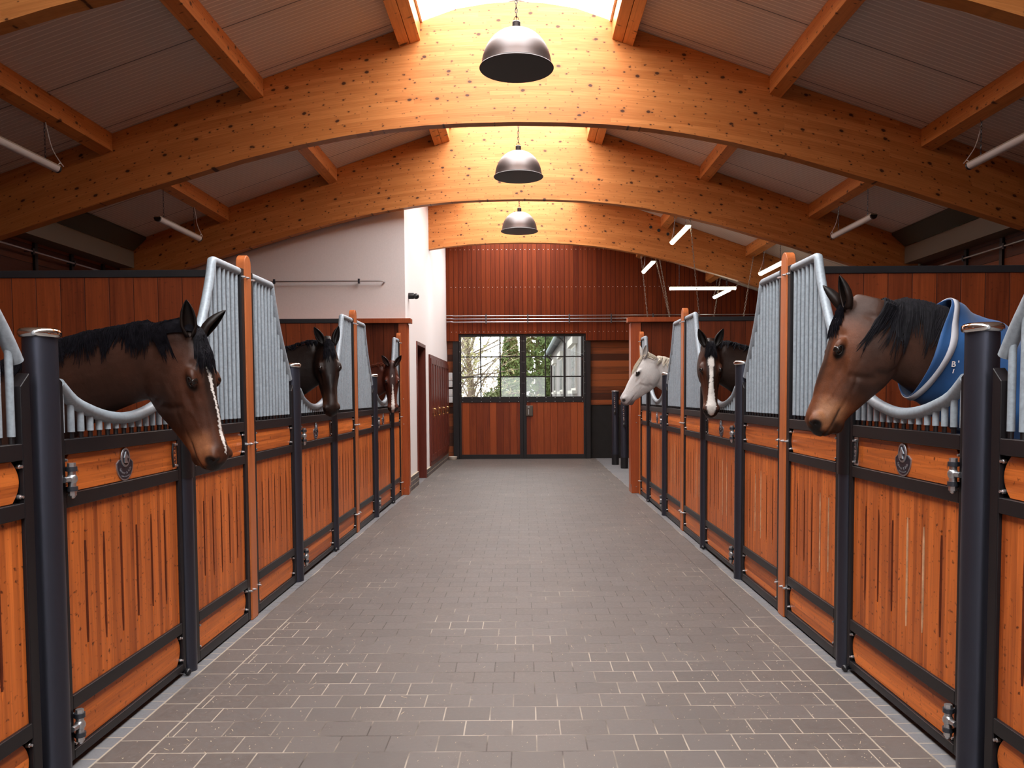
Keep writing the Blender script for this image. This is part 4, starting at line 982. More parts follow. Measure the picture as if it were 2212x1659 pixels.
def make_horse(label, P, u, n, L, neck, B0, bd, ears, coat, colfn, hair, vox, seed, mane_side=0, mane_len=0.2, mane=True, fore=0.24, hairmat=None, body_scale=1.0, mane_t=(0.0, 1.0), eyecol=None, crown=0):
    rs = random.Random(seed)
    P = Vector(P); u = Vector(u).normalized(); n = Vector(n); n = (n-u*n.dot(u)).normalized(); l = u.cross(n)
    sc = L/0.62
    def H(a, b, c): return P + u*a*sc + n*b*sc + l*c*sc             # metres on a 0.62 head
    mb = MB()
    # head loft
    us = np.linspace(-.10, 1.015, 34); rings = []
    for q in us:
        top, bot = interp(q, HEAD_U, H_TOP), interp(q, HEAD_U, H_BOT); wt, wm, wb = interp(q, HEAD_U, H_WT), interp(q, HEAD_U, H_WM), interp(q, HEAD_U, H_WB)
        c = (top+bot)/2; h = (top-bot)/2; ring = []
        for k_ in range(28):
            th = 2*PI*k_/28; v = math.sin(th); s = 1 if math.cos(th) >= 0 else -1
            w_ = (wb+(wm-wb)*(v+1)/0.9) if v < -0.1 else (wm+(wt-wm)*(v+0.1)/0.8)
            if v > 0.7: w_ = wt
            xx = s*w_*abs(math.cos(th))**0.62
            ring.append(H(q*0.62, c+h*v, xx))
        rings.append(ring)
    loft(mb, rings)
    def ell(a, b, c, ra, rb, rc):
        b0 = len(mb.v); mb.sphere((0, 0, 0), (ra, rb, rc), 14, 9)
        for i in range(b0, len(mb.v)): p = mb.v[i]; mb.v[i] = tuple(H(a+p[0], b+p[1], c+p[2]))
    for s in (-1, 1):
        ell(.165, -.135, .053*s, .128, .122, .052)      # cheek
        ell(.212, .028, .077*s, .050, .024, .021)        # brow and orbit
        ell(.562, .000, .050*s, .042, .038, .023)       # nostril wing
        b0 = len(mb.v); mb.tube([(0.25, -.034, .082*s), (.32, -.050, .073*s), (.38, -.060, .058*s)], [.010, .009, .006], 8)
        for i in range(b0, len(mb.v)): mb.v[i] = tuple(H(*mb.v[i]))
    ell(.553, -.108, 0, .042, .028, .032)                # chin
    ell(.30, .045, 0, .17, .016, .030)                   # nasal ridge
    ell(.03, .030, 0, .07, .035, .05)
    # neck
    st = catmull([tuple(c)+tuple(a)+(hh, hw) for c, a, hh, hw in neck], 7)
    C = [Vector(s_[:3]) for s_ in st]; T = [(C[min(i+1, len(C)-1)]-C[max(i-1, 0)]).normalized() for i in range(len(C))]
    AX = []
    for s_, t_ in zip(st, T):
        a = Vector(s_[3:6]); a = (a-t_*a.dot(t_)).normalized(); AX.append((a, t_.cross(a)))
    rings = []
    for i in range(len(C)):
        a, b = AX[i]; hh, hw = st[i][6], st[i][7]
        rings.append([C[i]+a*hh*math.cos(2*PI*k_/26)+b*hw*math.sin(2*PI*k_/26)*(1-0.28*max(0, math.cos(2*PI*k_/26))) for k_ in range(26)])
    loft(mb, rings)
    def NS(t, ph, off=0.0):
        f = t*(len(C)-1); i = min(int(f), len(C)-2); g = f-i
        c = C[i].lerp(C[i+1], g); a = AX[i][0].lerp(AX[i+1][0], g).normalized(); b = AX[i][1].lerp(AX[i+1][1], g).normalized()
        hh = st[i][6]*(1-g)+st[i+1][6]*g+off; hw = st[i][7]*(1-g)+st[i+1][7]*g
        return c+a*hh*math.cos(ph)+b*(hw*(1-0.28*max(0, math.cos(ph)))+off)*math.sin(ph)
    # trunk and legs
    bd = Vector(bd).normalized(); lat = Vector((-bd.y, bd.x, 0)); B0 = Vector(B0); up = Vector((0, 0, 1))
    bs = catmull(BODY, 4); rings = []
    for s_, z, hh, hw in bs:
        rings.append([B0-bd*s_*body_scale+up*(z+hh*math.cos(2*PI*k_/26))*1.0+lat*hw*math.sin(2*PI*k_/26) for k_ in range(26)])
    loft(mb, rings)
    for s in (-1, 1):
        o = B0-bd*0.27*body_scale+lat*.15*s
        mb.tube([o+up*1.15, o+up*.9-bd*.02, o+up*.72, o+up*.50, o+up*.45, o+up*.30, o+up*.14, o+up*.09+bd*.015, o+up*.05+bd*.04, o+up*.0+bd*.06], [.12, .11, .07, .052, .046, .036, .042, .040, .055, .062], 14)
        o = B0-bd*1.48*body_scale+lat*.15*s
        mb.tube([o+up*1.2, o+up*1.0+bd*.05, o+up*.80+bd*.04, o+up*.62-bd*.08, o+up*.52-bd*.14, o+up*.44-bd*.13, o+up*.28-bd*.10, o+up*.15-bd*.08, o+up*.09-bd*.06, o+up*.05-bd*.03, o-bd*.02], [.19, .18, .13, .075, .056, .048, .040, .045, .042, .056, .064], 14)
    me0 = mb.mesh('tmp'); ob = bpy.data.objects.new('tmp', me0); COL.objects.link(ob)
    rm = ob.modifiers.new('r', 'REMESH'); rm.mode = 'VOXEL'; rm.voxel_size = vox; rm.adaptivity = 0
    sm = ob.modifiers.new('s', 'SMOOTH'); sm.factor = 0.5; sm.iterations = 9 if vox < 0.009 else 5
    bpy.context.view_layer.update()
    me = bpy.data.meshes.new_from_object(ob.evaluated_get(bpy.context.evaluated_depsgraph_get())); bpy.data.objects.remove(ob)
    # ears: cupped, rooted in the skull
    eb = MB(); EW = [(0, .020), (.12, .027), (.3, .034), (.5, .034), (.7, .027), (.85, .017), (.95, .008), (1.0, .002)]
    for s, (ed, ef) in zip((-1, 1), ears):
        E0 = H(.012, .052, .047*s); ed = (u*ed[0]+n*ed[1]+l*ed[2]).normalized(); ef = (u*ef[0]+n*ef[1]+l*ef[2]); ef = (ef-ed*ef.dot(ed)).normalized(); es = ed.cross(ef)
        rings = []
        for t, w_ in EW:
            w_ *= sc*1.05; c = E0+ed*(t*.165*sc-.02)+ef*(0.02*t*t); ring = []
            op = PI if t < .1 else (2.7 if t < .2 else 2.15)
            for k_ in range(13): a = -op+2*op*k_/12; ring.append(c - ef*w_*math.cos(a)*0.8+es*w_*math.sin(a))
            for k_ in range(13): a = op-2*op*k_/12; ring.append(c - ef*w_*0.74*math.cos(a)*0.8+es*w_*.74*math.sin(a)+ed*0.0)
            rings.append(ring)
        loft(eb, rings)
    # merge
    nv = len(me.vertices); co = np.empty(nv*3); me.vertices.foreach_get('co', co); co = co.reshape(-1, 3)
    Pn, un, nn, ln = (np.array(q) for q in (P, u, n, l)); rel = (co-Pn)/sc; loc = np.stack([rel@un, rel@nn, rel@ln], 1)
    def gauss(c, r): d = (loc-np.array(c))/np.array(r); return np.exp(-(d**2).sum(1))
    nor = np.empty(nv*3); me.vertices.foreach_get('normal', nor); nor = nor.reshape(-1, 3)
    disp = np.zeros(nv); al = np.abs(loc[:, 2])
    for s in (-1, 1):
        disp -= 0.020*gauss((.590, .006, .062*s), (.014, .018, .024))            # nostril
        disp += 0.006*gauss((.575, .026, .056*s), (.020, .010, .02))
        disp -= 0.013*gauss((.232, .022, .104*s), (.019, .013, .03))            # eye socket
        disp += 0.006*gauss((.225, .042, .098*s), (.030, .009, .03))            # upper lid
        disp -= 0.008*gauss((.150, .040, .080*s), (.022, .018, .03))            # hollow above the eye
        disp -= 0.008*gauss((.30, -.015, .085*s), (.05, .014, .03))             # under the eye
        for c in ((.27, -.19), (.30, -.16), (.315, -.12), (.32, -.085)): disp -= 0.0075*gauss((c[0], c[1], .075*s), (.014, .030, .05))   # edge of cheek
        for c in ((.45, -.085), (.49, -.075), (.53, -.070), (.57, -.066), (.60, -.060)): disp -= 0.0055*gauss((c[0], c[1], .045*s), (.022, .006, .03))     # mouth
        for c in ((.36, -.03), (.39, -.022), (.42, -.02), (.45, -.012)): disp += 0.0035*gauss((c[0], c[1], .070*s), (.014, .005, .03))
        for c in ((.07, -.06), (.055, -.11), (.06, -.16), (.085, -.205)): disp -= 0.006*gauss((c[0]-.035, c[1], .08*s), (.016, .032, .05))   # throat latch
        for c in ((.26, -.075), (.31, -.092), (.36, -.10)): disp -= 0.004*gauss((c[0], c[1], .075*s), (.035, .010, .04))
        for c in ((.30, .030), (.37, .026), (.44, .020)): disp -= 0.004*gauss((c[0], c[1], .060*s), (.04, .012, .03))
    front = loc[:, 0] > 0.60; disp -= 0.004*np.exp(-((loc[:, 1]+.058)/.006)**2)*front
    co = co+nor*disp[:, None]*sc
    me.vertices.foreach_set('co', co.ravel()); me.update()
    bm = bmesh.new(); bm.from_mesh(me); n0 = len(bm.verts)
    ev = [bm.verts.new(p) for p in eb.v]
    for f in eb.f: bm.faces.new([ev[i] for i in f])
    bm.verts.index_update(); bmesh.ops.recalc_face_normals(bm, faces=bm.faces); bm.to_mesh(me); bm.free()
    nt_ = len(me.vertices); co = np.empty(nt_*3); me.vertices.foreach_get('co', co); co = co.reshape(-1, 3)
    rel = (co-Pn)/sc; loc = np.stack([rel@un, rel@nn, rel@ln], 1)
    isear = np.arange(nt_) >= n0
    col = colfn(loc, co, isear)
    att = me.color_attributes.new('coat', 'FLOAT_COLOR', 'POINT'); buf = np.ones((nt_, 4), np.float32); buf[:, :3] = col; att.data.foreach_set('color', buf.ravel())
    me.materials.append(coat); me.shade_smooth(); me.name = 'horse'
    root = bpy.data.objects.new('horse', me); link(root); tag(root, label, 'horse')
    bv = BVHTree.FromPolygons([tuple(p) for p in co[:n0]], [tuple(p.vertices) for p in me.polygons if p.vertices[0] < n0])
    # eyes
    for s in (-1, 1):
        q0 = bv.find_nearest(H(.232, .022, .12*s)); c = q0[0]-q0[1].normalized()*.0125*sc if False else q0[0]+(Vector(H(.232, .022, 0))-q0[0]).normalized()*.0148*sc; e = MB(); r_ = .0205*sc; e.sphere(tuple(c), r_, 20, 12); eo = e.obj('eye', M['eye'], root)
        ld = MB(); pts = []
        for k_ in range(17):
            a = 2*PI*k_/16; p = Vector((.232, .024, 0)); q = H(.232+.0225*math.cos(a+.35)*1.05, .024+.0125*math.sin(a+.35), .10*s)
            hit = bv.find_nearest(q); pts.append(hit[0]+(q-hit[0]).normalized()*0.001 if hit[0] else q)
        ld.tube(pts, 0.0026*sc, 6, cap=False).obj('eyelid', M['lid'] if eyecol is None else eyecol, eo)
    def strand(pts, w0, mbh, sides=3):
        m_ = len(pts); mbh.tube(pts, [w0*(1-0.8*(i/(m_-1))**2) for i in range(m_)], sides, cap=False)
    hm = hairmat
    if mane:
        mh = MB(); N_ = int(1500*(mane_t[1]-mane_t[0])) if vox < .009 else int(420*(mane_t[1]-mane_t[0]))
        for i in range(N_):
            t0 = mane_t[0]+(mane_t[1]-mane_t[0])*rs.random(); sd = mane_side if mane_side else rs.choice((-1, 1))
            lk = math.sin(t0*60+seed)*.5+.5; ln_ = mane_len*rs.uniform(.75, 1.1)*(0.8+.3*lk); ph0 = rs.uniform(-.18, .10)*sd; pts = []
            steps = 8; dr = rs.uniform(-.02, .02)+0.03*math.sin(t0*37)
            hwl = interp(t0*(len(C)-1), range(len(C)), [s_[6] for s_ in st])
            for k_ in range(steps):
                f = k_/(steps-1); ph = ph0+sd*(ln_*f/hwl)*1.15; off = .007+.014*math.sin(PI*min(1, f*1.3))*rs.uniform(.7, 1.2)+.004*lk
                q = NS(min(1, max(0, t0+dr*f*f)), ph, off); hit = bv.find_nearest(q)
                if hit[0] is not None and (q-hit[0]).dot(hit[1]) < 0.006: q = hit[0]+hit[1]*(0.007+0.3*off)
                pts.append(q)
            strand(pts, rs.uniform(.0030, .0050) if vox < .009 else .007, mh)
        for i in range(crown):
            a0 = rs.uniform(-.10, .005); sd = mane_side if mane_side else rs.choice((-1, 1)); ln_ = rs.uniform(.7, 1.1); c0 = rs.uniform(-.025, .02); pts = []
            sg_ = sd*(1 if AX[0][1].dot(l) > 0 else -1)
            for k_ in range(7):
                f = k_/6*ln_; q = H(a0-.03*f, .09-.16*f*f, sg_*(c0*(1-f)+.015+.13*f)); hit = bv.find_nearest(q)
                pts.append(hit[0]+hit[1]*(.008+.006*math.sin(PI*f)))
            strand(pts, rs.uniform(.003, .005) if vox < .009 else .006, mh)
        mh.obj('mane', hm, root, smooth=0)
    if fore:
        fh = MB()
        for i in range(320 if vox < .009 else 110):
            l0 = rs.uniform(-.035, .035); a0 = rs.uniform(-.02, .03); ln_ = fore*rs.uniform(.6, 1.05); sp_ = rs.uniform(-.30, .30)+l0*6; pts = []
            for k_ in range(7):
                f = k_/6; q = H(a0+ln_*f, .11, l0+sp_*.09*f*(1.2-f*.4)); hit = bv.find_nearest(H(a0+ln_*f, .052, l0+sp_*.09*f))
                pts.append(hit[0]+n*(0.007+.012*math.sin(PI*f)*rs.uniform(.5, 1.2))*sc)
            strand(pts, rs.uniform(.0028, .0045)*sc if vox < .009 else .005, fh)
        fh.obj('forelock', hm, root, smooth=0)
    # tail
    th = MB(); r0 = B0-bd*1.78*body_scale+up*1.30
    for i in range(60):
        a, b = rs.uniform(-.04, .04), rs.uniform(-.03, .03); e_ = rs.uniform(.75, 1.0)
        strand([r0+lat*a, r0-bd*.06+up*-.06+lat*a*1.3, r0-bd*(.08+b)+up*-.35*e_+lat*a*2, r0-bd*(.06+b)+up*-.75*e_+lat*a*1.6], .010, th)
    th.obj('tail', hm, root, smooth=0)
    return root, H, NS, bv
def coat_mat(name, rough=0.46, var=0.16, speck=0.0, sheen=0.0, rimc=(0.4, 0.3, 0.25)):
    k = NT(name); a = k.n('Attribute'); a.attribute_name = 'coat'; v, x, y, z = k.xyz()
    n1 = k.noise(v, 9, 5, 0.6, .3); n2 = k.noise(v, 230, 2, 0.6)
    f = k.math('MULTIPLY', k.ramp(n1, .3, .7, 1-var, 1+var), k.ramp(n2, .3, .7, .88, 1.12))
    mx = k.n('Mix', data_type='RGBA', blend_type='MULTIPLY'); mx.inputs[0].default_value = 1; k.L(a.outputs['Color'], mx.inputs[6]); k.L(k.comb(f, f, f), mx.inputs[7]); c = mx.outputs[2]
    if speck:
        vo = k.n('TexVoronoi'); vo.inputs['Scale'].default_value = 95; k.L(v, vo.inputs['Vector'])
        c = k.mix(k.math('MULTIPLY', k.ramp(vo.outputs['Distance'], .12, .22, 1, 0), k.math('MULTIPLY', k.ramp(n1, .45, .62), speck)), c, (0.06, 0.055, 0.06))
    k.set(c, rough, spec=.20); k.b.inputs['Sheen Weight'].default_value = sheen; k.b.inputs['Sheen Roughness'].default_value = .4
    k.b.inputs['Sheen Tint'].default_value = rimc+(1,)
    k.bump(k.math('ADD', k.math('MULTIPLY', n2, .2), k.math('MULTIPLY', k.noise(v, 22, 2, .5), 1.5)), .5, .0035); return k.m
M['coat'] = coat_mat('brown_coat', .48, .28); M['coatg'] = coat_mat('grey_coat', .6, .06, .95, .0)
M['eye'] = plain('dark_eye', (0.010, 0.006, 0.005), 0.16, 0, 0.5)
M['lid'] = plain('dark_eyelid', (0.014, 0.010, 0.009), 0.5)
def hair_mat(name, c, c2, rough=.6):
    k = NT(name); v, x, y, z = k.xyz(); k.set(k.mix(k.ramp(k.noise(v, 40, 2, .5), .3, .7), c, c2), rough, spec=.06); return k.m
M['hair_b'] = hair_mat('black_mane', (0.0035, 0.0032, 0.0045), (0.009, 0.008, 0.011))
M['hair_w'] = hair_mat('cream_mane', (0.46, 0.41, 0.33), (0.64, 0.59, 0.50), .6)
M['hair_c'] = hair_mat('chestnut_mane', (0.07, 0.018, 0.010), (0.12, 0.032, 0.018))
def sst(x, a, b): t = np.clip((x-a)/(b-a), 0, 1); return t*t*(3-2*t)
def lerp3(c, k_, f): return c*(1-f[:, None])+np.array(k_)*f[:, None]
def bay(base, dark, tan, red, marks=(), muzzle=(0.012, 0.010, 0.010), blaze=None, eartip=(0.006, 0.005, 0.005), nst=.022):
    def fn(loc, co, isear):
        n_ = len(loc); a, b, c = loc[:, 0], loc[:, 1], loc[:, 2]; al = np.abs(c)
        col = np.tile(np.array(base, float), (n_, 1)); inh = (a > -.06)*(a < .66)*(np.abs(b+.08) < .25)*(al < .16)
        inh = inh*1.0
        # reddish cheekbone / face, dark nasal profile, tan muzzle side
        col = lerp3(col, red, inh*sst(a, .02, .14)*(1-sst(a, .42, .58))*sst(b, -.12, .0)*0.75)
        col = lerp3(col, dark, inh*sst(b, .030, .058)*(1-sst(al, .03, .055))*.8)
        col = lerp3(col, red, inh*sst(a, .36, .48)*.75)
        col = lerp3(col, tan, inh*sst(a, .42, .50)*(1-sst(a, .575, .61))*sst(al, .015, .035)*(1-sst(np.abs(b+.045), .04, .085)))
        d = np.sqrt(((a-.234)/.032)**2+((b-.020)/.019)**2); col = lerp3(col, (.006, .004, .004), inh*(1-sst(d, .8, 1.5))*sst(al, .05, .07))
        tip = inh*np.maximum(sst(a, .592, .612), sst(a, .52, .56)*(1-sst(b, -.080, -.060))*.85); col = lerp3(col, muzzle, tip)
        col = lerp3(col, muzzle, inh*np.exp(-((b+.072+(a-.5)*-.10)/.005)**2)*sst(a, .46, .49)*(1-sst(a, .60, .62))*.9)
        if blaze is not None:
            w_ = blaze(a); nz = np.array([0.004*math.sin(x*310)+0.003*math.sin(x*777+1) for x in a])
            col = lerp3(col, (0.62, 0.58, 0.55), inh*(np.abs(c+nz*.6) < w_)*(b > .0)*((w_) > 0.001)*1.0)
            for cc, rr, kk in marks:
                d = np.sqrt((((loc-np.array(cc))/np.array(rr))**2).sum(1)); col = lerp3(col, kk, inh*(1-sst(d, .85, 1.1)))
        d = np.sqrt(((a-.592)/.030)**2+((b-.004)/.030)**2); col = lerp3(col, muzzle, inh*(1-sst(d, .8, 1.25))*sst(al, nst, nst+.014))
        col = lerp3(col, dark, 1-sst(co[:, 2], .45, .75))
        col[isear] = np.array(dark)*.6+np.array(base)*.12
        d = loc[isear]; tipf = sst(-d[:, 0]+d[:, 1]*.8, .10, .17); sub = col[isear]; col[isear] = sub*(1-tipf[:, None])+np.array(eartip)*tipf[:, None]
        return col
    return fn
def st_blaze(pts):
    xs, ys_ = zip(*pts); return lambda a: np.interp(a, xs, ys_)
up_ = (0, 0, 1)
# left front bay
hL1, H1, NS1, _ = make_horse('bay horse with black mane looking down over the nearest left stall door', (-1.552, 3.80, 1.762), (.235, -.03, -.971), (.93, -.30, .23), .635,
    [((-1.585, 3.81, 1.695), (.45, 0, .9), .098, .060), ((-1.70, 3.83, 1.645), (.25, 0, .97), .165, .078), ((-1.88, 3.88, 1.61), (.05, 0, 1), .178, .088), ((-2.12, 3.94, 1.545), (0, 0, 1), .205, .115), ((-2.40, 4.03, 1.42), (.0, 0, 1), .25, .16), ((-2.72, 4.10, 1.28), (0, 0, 1), .31, .21)],
    (-2.46, 4.12, 0), (1, 0, 0), [((-.75, .55, -.55), (.1, .8, -.5)), ((-1.0, .28, .12), (.2, .6, .75))], M['coat'],
    bay((.034, .0135, .0085), (.009, .006, .005), (.22, .085, .038), (.060, .019, .009), blaze=st_blaze([(0.08, 0), (.12, .012), (.22, .010), (.30, .006), (.40, .007), (.50, .010), (.56, .004), (.58, 0)])),
    None, .0068, 21, mane_side=-1, mane_len=.19, hairmat=M['hair_b'], mane_t=(.0, .95), fore=.19, crown=300)
# right front bay with rug
hR1, H2, NS2, _ = make_horse('bay horse wearing a blue rug, looking out over the nearest right stall door', (1.578, 3.90, 1.872), (-.337, 0.0, -.941), (-.93, .12, .34), .62,
    [((1.585, 3.90, 1.80), (-.5, 0, .86), .100, .062), ((1.715, 3.90, 1.735), (-.30, 0, .95), .170, .080), ((1.85, 3.92, 1.70), (-.08, 0, 1), .195, .092), ((2.02, 3.95, 1.625), (0, 0, 1), .222, .115), ((2.28, 4.0, 1.50), (0, 0, 1), .27, .16), ((2.60, 4.08, 1.32), (0, 0, 1), .32, .21)],
    (2.34, 4.10, 0), (-1, 0, 0), [((-.85, .45, -.02), (.25, .95, -.22)), ((-.70, .80, .12), (.3, .7, .5))], M['coat'],
    bay((.050, .0225, .0150), (.012, .007, .006), (.24, .105, .050), (.125, .038, .014)), None, .0068, 22, mane_side=1, mane_len=.27, hairmat=M['hair_b'], mane_t=(.07, .50), fore=.16, crown=0)
# rug on the right front horse
k = NT('blue_rug_cloth'); v, x, y, z = k.xyz(); n1 = k.noise(v, 900, 1, .5); k.set(k.mix(k.ramp(k.noise(v, 6, 3, .5), .3, .7), (0.006, 0.048, 0.155), (0.010, 0.070, 0.215)), .62, spec=.3)
k.b.inputs['Sheen Weight'].default_value = .2; k.bump(n1, .3, .0008); M['rug'] = k.m
M['bind'] = plain('grey_rug_binding', (0.40, 0.40, 0.44), 0.7)
def rug_pt(f, ph, extra=0.0):
    """f 0..1 from the front edge back over the neck; ph angle around the neck, 0 at the crest"""
    edge = 0.50-0.045*abs(math.sin(ph))**1.5
    t = edge+(1.0-edge)*f
    flare = (0.014+0.034*max(0, math.cos(ph)))*(1-f)**2+0.017
    fold = 0.020*math.sin(ph*4+f*10)*(0.4+math.sin(f*7+ph))+0.016*math.sin(f*19-ph*2.5)*min(1, f*4)
    p = NS2(t, ph, flare+fold*(0.3+f)+extra)
    p.x -= 0.0; return p
nf, nph = 26, 64
mb = MB(); g = {}
vs = [rug_pt(i/(nf-1), -PI+2*PI*j/nph) for i in range(nf) for j in range(nph)]
mb.add(vs, [(i*nph+j, i*nph+(j+1) % nph, (i+1)*nph+(j+1) % nph, (i+1)*nph+j) for i in range(nf-1) for j in range(nph)])
bs = catmull(BODY, 4); n0 = len(mb.v); rg = []
for s_, z_, hh, hw in bs:
    if s_ < 0.10 or s_ > 1.74: continue
    rg.append([Vector((2.34+s_, 4.10, z_+.0))+Vector((0, (hw+.03)*math.sin(a), max(-.33, (hh+.03)*math.cos(a)))) for a in [-PI*.70+PI*1.40*j/40 for j in range(41)]])
vs = [p for r in rg for p in r]; mb.add(vs, [(i*41+j, i*41+j+1, (i+1)*41+j+1, (i+1)*41+j) for i in range(len(rg)-1) for j in range(40)])
me = mb.mesh('rug'); me.materials.append(M['rug']); me.shade_smooth(); rug = bpy.data.objects.new('rug', me); link(rug, hR1)
so = rug.modifiers.new('s', 'SOLIDIFY'); so.thickness = .004; rug['label'] = 'blue rug with a grey bound edge'
b2 = MB(); vs = []
for j in range(nph): 
    ph = -PI+2*PI*j/nph; fb = 0.10*abs(math.sin(ph))**2; vs += [rug_pt(fb, ph, .006), rug_pt(fb+.06, ph, .006)]
b2.add(vs, [(2*j, 2*j+1, (2*j+3) % (2*nph), (2*j+2) % (2*nph)) for j in range(nph)])
o = b2.obj('binding', M['bind'], rug, smooth=60); q = o.modifiers.new('s', 'SOLIDIFY'); q.thickness = .004
bvr = BVHTree.FromPolygons([tuple(v_.co) for v_ in me.vertices], [tuple(p.vertices) for p in me.polygons])
def rug_text(body, size, xc, zc, shear=0.0):
    cu = bpy.data.curves.new('t', 'FONT'); cu.body = body; cu.size = size; cu.align_x = 'CENTER'; cu.align_y = 'CENTER'; cu.offset = .0008; cu.shear = shear
    o = bpy.data.objects.new('t', cu); COL.objects.link(o); bpy.context.view_layer.update()
    m_ = bpy.data.meshes.new_from_object(o.evaluated_get(bpy.context.evaluated_depsgraph_get())); bpy.data.objects.remove(o)
    vs = []
    for v_ in m_.vertices:
        h = bvr.ray_cast(Vector((xc+v_.co.x, 2.8, zc+v_.co.y)), Vector((0, 1, 0)))
        vs.append((xc+v_.co.x, (h[0].y if h[0] else 3.8)-.006, zc+v_.co.y))
    m2 = bpy.data.meshes.new('embroidery'); m2.from_pydata(vs, [], [tuple(p.vertices) for p in m_.polygons]); m2.materials.append(M['white'])
    link(bpy.data.objects.new('embroidery', m2), rug)
rug_text('B', .036, 1.992, 1.600); rug_text("'", .036, 2.014, 1.602); rug_text('1', .026, 1.992, 1.568, .2)
# left second: dark brown, facing us
make_horse('very dark brown horse facing us over the second left stall door', (-1.652, 6.95, 1.915), (.10, -.24, -.965), (.38, -.88, .26), .62,
    [((-1.665, 7.02, 1.84), (.2, -.4, .9), .11, .072), ((-1.73, 7.08, 1.785), (.1, -.2, 1), .165, .080), ((-1.88, 7.10, 1.72), (.0, 0, 1), .195, .092), ((-2.10, 7.12, 1.62), (0, 0, 1), .235, .12), ((-2.40, 7.14, 1.47), (0, 0, 1), .28, .165), ((-2.75, 7.15, 1.30), (0, 0, 1), .32, .21)],
    (-2.48, 7.14, 0), (1, 0, 0), [((-.85, .15, -.16), (.1, .8, -.5)), ((-.80, .15, .45), (.1, 1, .3))], M['coat'],
    bay((.010, .0055, .0045), (.006, .004, .004), (.065, .022, .009), (.020, .008, .005)), None, .010, 23, mane_len=.10, hairmat=M['hair_b'], mane_t=(.05, .9), fore=.16)
# left third: chestnut
make_horse('reddish chestnut horse with a narrow white blaze, farthest on the left', (-1.660, 10.34, 1.855), (.06, -.24, -.968), (.25, -.93, .24), .60,
    [((-1.67, 10.41, 1.78), (.2, -.4, .9), .11, .072), ((-1.73, 10.46, 1.73), (.1, -.2, 1), .16, .080), ((-1.88, 10.48, 1.66), (.0, 0, 1), .19, .092), ((-2.10, 10.50, 1.57), (0, 0, 1), .23, .12), ((-2.40, 10.52, 1.43), (0, 0, 1), .28, .165), ((-2.75, 10.53, 1.28), (0, 0, 1), .32, .21)],
    (-2.48, 10.52, 0), (1, 0, 0), [((-.75, .12, -.45), (.1, 1, -.25)), ((-.75, .12, .50), (.1, 1, .3))], M['coat'],
    bay((.058, .0135, .0075), (.020, .007, .006), (.085, .024, .012), (.080, .018, .009), marks=[((.625, .0, 0), (.03, .035, .020), (.40, .22, .18)), ((.165, .07, 0), (.018, .02, .006), (.6, .57, .55))],
        blaze=st_blaze([(.26, 0), (.30, .005), (.38, .010), (.46, .017), (.55, .020), (.60, .018), (.64, .010)])), None, .010, 24, mane_len=.09, hairmat=M['hair_c'], mane_t=(.05, .9), fore=0)
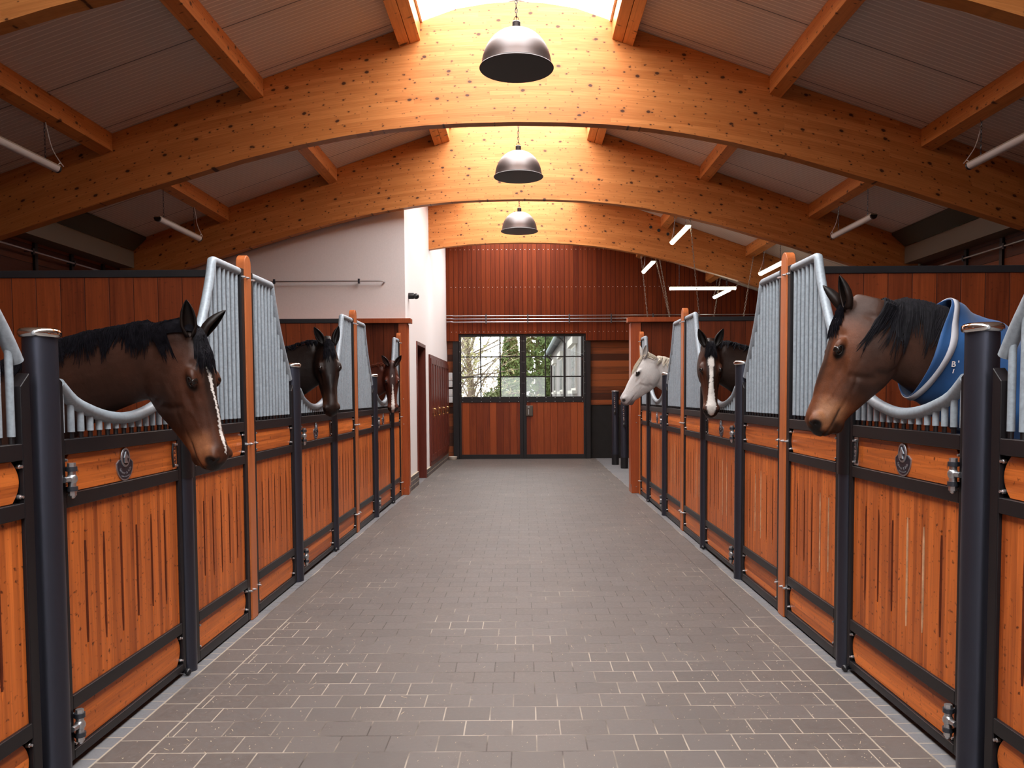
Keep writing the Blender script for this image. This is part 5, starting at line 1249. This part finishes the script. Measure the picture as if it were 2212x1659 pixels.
# right second: dark bay with broad blaze
make_horse('dark bay horse with a broad white blaze facing us, second on the right', (1.590, 7.0, 1.885), (-.035, -.24, -.97), (-.13, -.95, .25), .615,
    [((1.60, 7.08, 1.81), (-.1, -.4, .9), .11, .072), ((1.67, 7.13, 1.765), (-.1, -.2, 1), .16, .080), ((1.82, 7.14, 1.70), (.0, 0, 1), .19, .092), ((2.05, 7.15, 1.60), (0, 0, 1), .235, .12), ((2.35, 7.15, 1.45), (0, 0, 1), .28, .165), ((2.70, 7.15, 1.29), (0, 0, 1), .32, .21)],
    (2.42, 7.15, 0), (-1, 0, 0), [((-.85, .15, -.36), (.1, 1, -.15)), ((-.85, .15, .36), (.1, 1, .15))], M['coat'],
    bay((.018, .0085, .006), (.007, .005, .0045), (.09, .032, .013), (.055, .017, .008), marks=[((.545, -.125, 0), (.06, .02, .04), (.42, .20, .17))],
        blaze=st_blaze([(.11, 0), (.125, .020), (.16, .026), (.22, .019), (.30, .014), (.36, .017), (.42, .024), (.48, .030), (.54, .042), (.59, .034), (.615, .014), (.625, 0)])), None, .010, 25, mane_len=.10, hairmat=M['hair_b'], mane_t=(.05, .9), fore=.13)
# right third: grey
def greyfn(loc, co, isear):
    a, b, c = loc[:, 0], loc[:, 1], loc[:, 2]; al = np.abs(c); n_ = len(loc)
    col = np.tile(np.array((.56, .54, .53)), (n_, 1)); inh = ((a > -.06)*(a < .66)*(np.abs(b+.08) < .25)*(al < .16))*1.0
    col = lerp3(col, (.36, .34, .35), inh*sst(a, .40, .56)*.7)
    col = lerp3(col, (.17, .15, .155), inh*np.maximum(sst(a, .60, .63), sst(a, .50, .56)*(1-sst(b, -.085, -.06))))
    d = np.sqrt(((a-.590)/.020)**2+((b-.006)/.022)**2); col = lerp3(col, (.03, .028, .03), inh*(1-sst(d, .7, 1.1))*sst(al, .02, .034))
    d = np.sqrt(((a-.232)/.030)**2+((b-.024)/.020)**2); col = lerp3(col, (.05, .045, .05), inh*(1-sst(d, .9, 1.35))*sst(al, .05, .07))
    col = lerp3(col, (.05, .045, .05), inh*np.exp(-((b+.072+(a-.5)*-.10)/.005)**2)*sst(a, .46, .49)*(1-sst(a, .60, .62))*.8)
    col[isear] = (.42, .40, .38); return col
make_horse('flea-bitten grey horse in profile with cream mane, farthest on the right', (1.535, 10.20, 1.915), (-.50, -.05, -.865), (-.85, -.16, .5), .635,
    [((1.57, 10.22, 1.83), (-.5, 0, .85), .13, .075), ((1.66, 10.24, 1.77), (-.25, 0, 1), .17, .083), ((1.80, 10.28, 1.70), (.05, 0, 1), .195, .095), ((2.02, 10.34, 1.60), (.1, 0, 1), .23, .12), ((2.32, 10.40, 1.45), (0, 0, 1), .28, .165), ((2.68, 10.44, 1.28), (0, 0, 1), .32, .21)],
    (2.40, 10.45, 0), (-1, 0, 0), [((-.70, .25, -.08), (.35, .7, -.75)), ((-.68, .36, .20), (.1, .9, .3))], M['coatg'], greyfn, None, .010, 26, mane_side=1, mane_len=.17, hairmat=M['hair_w'], mane_t=(.05, .85), fore=.24, crown=70)
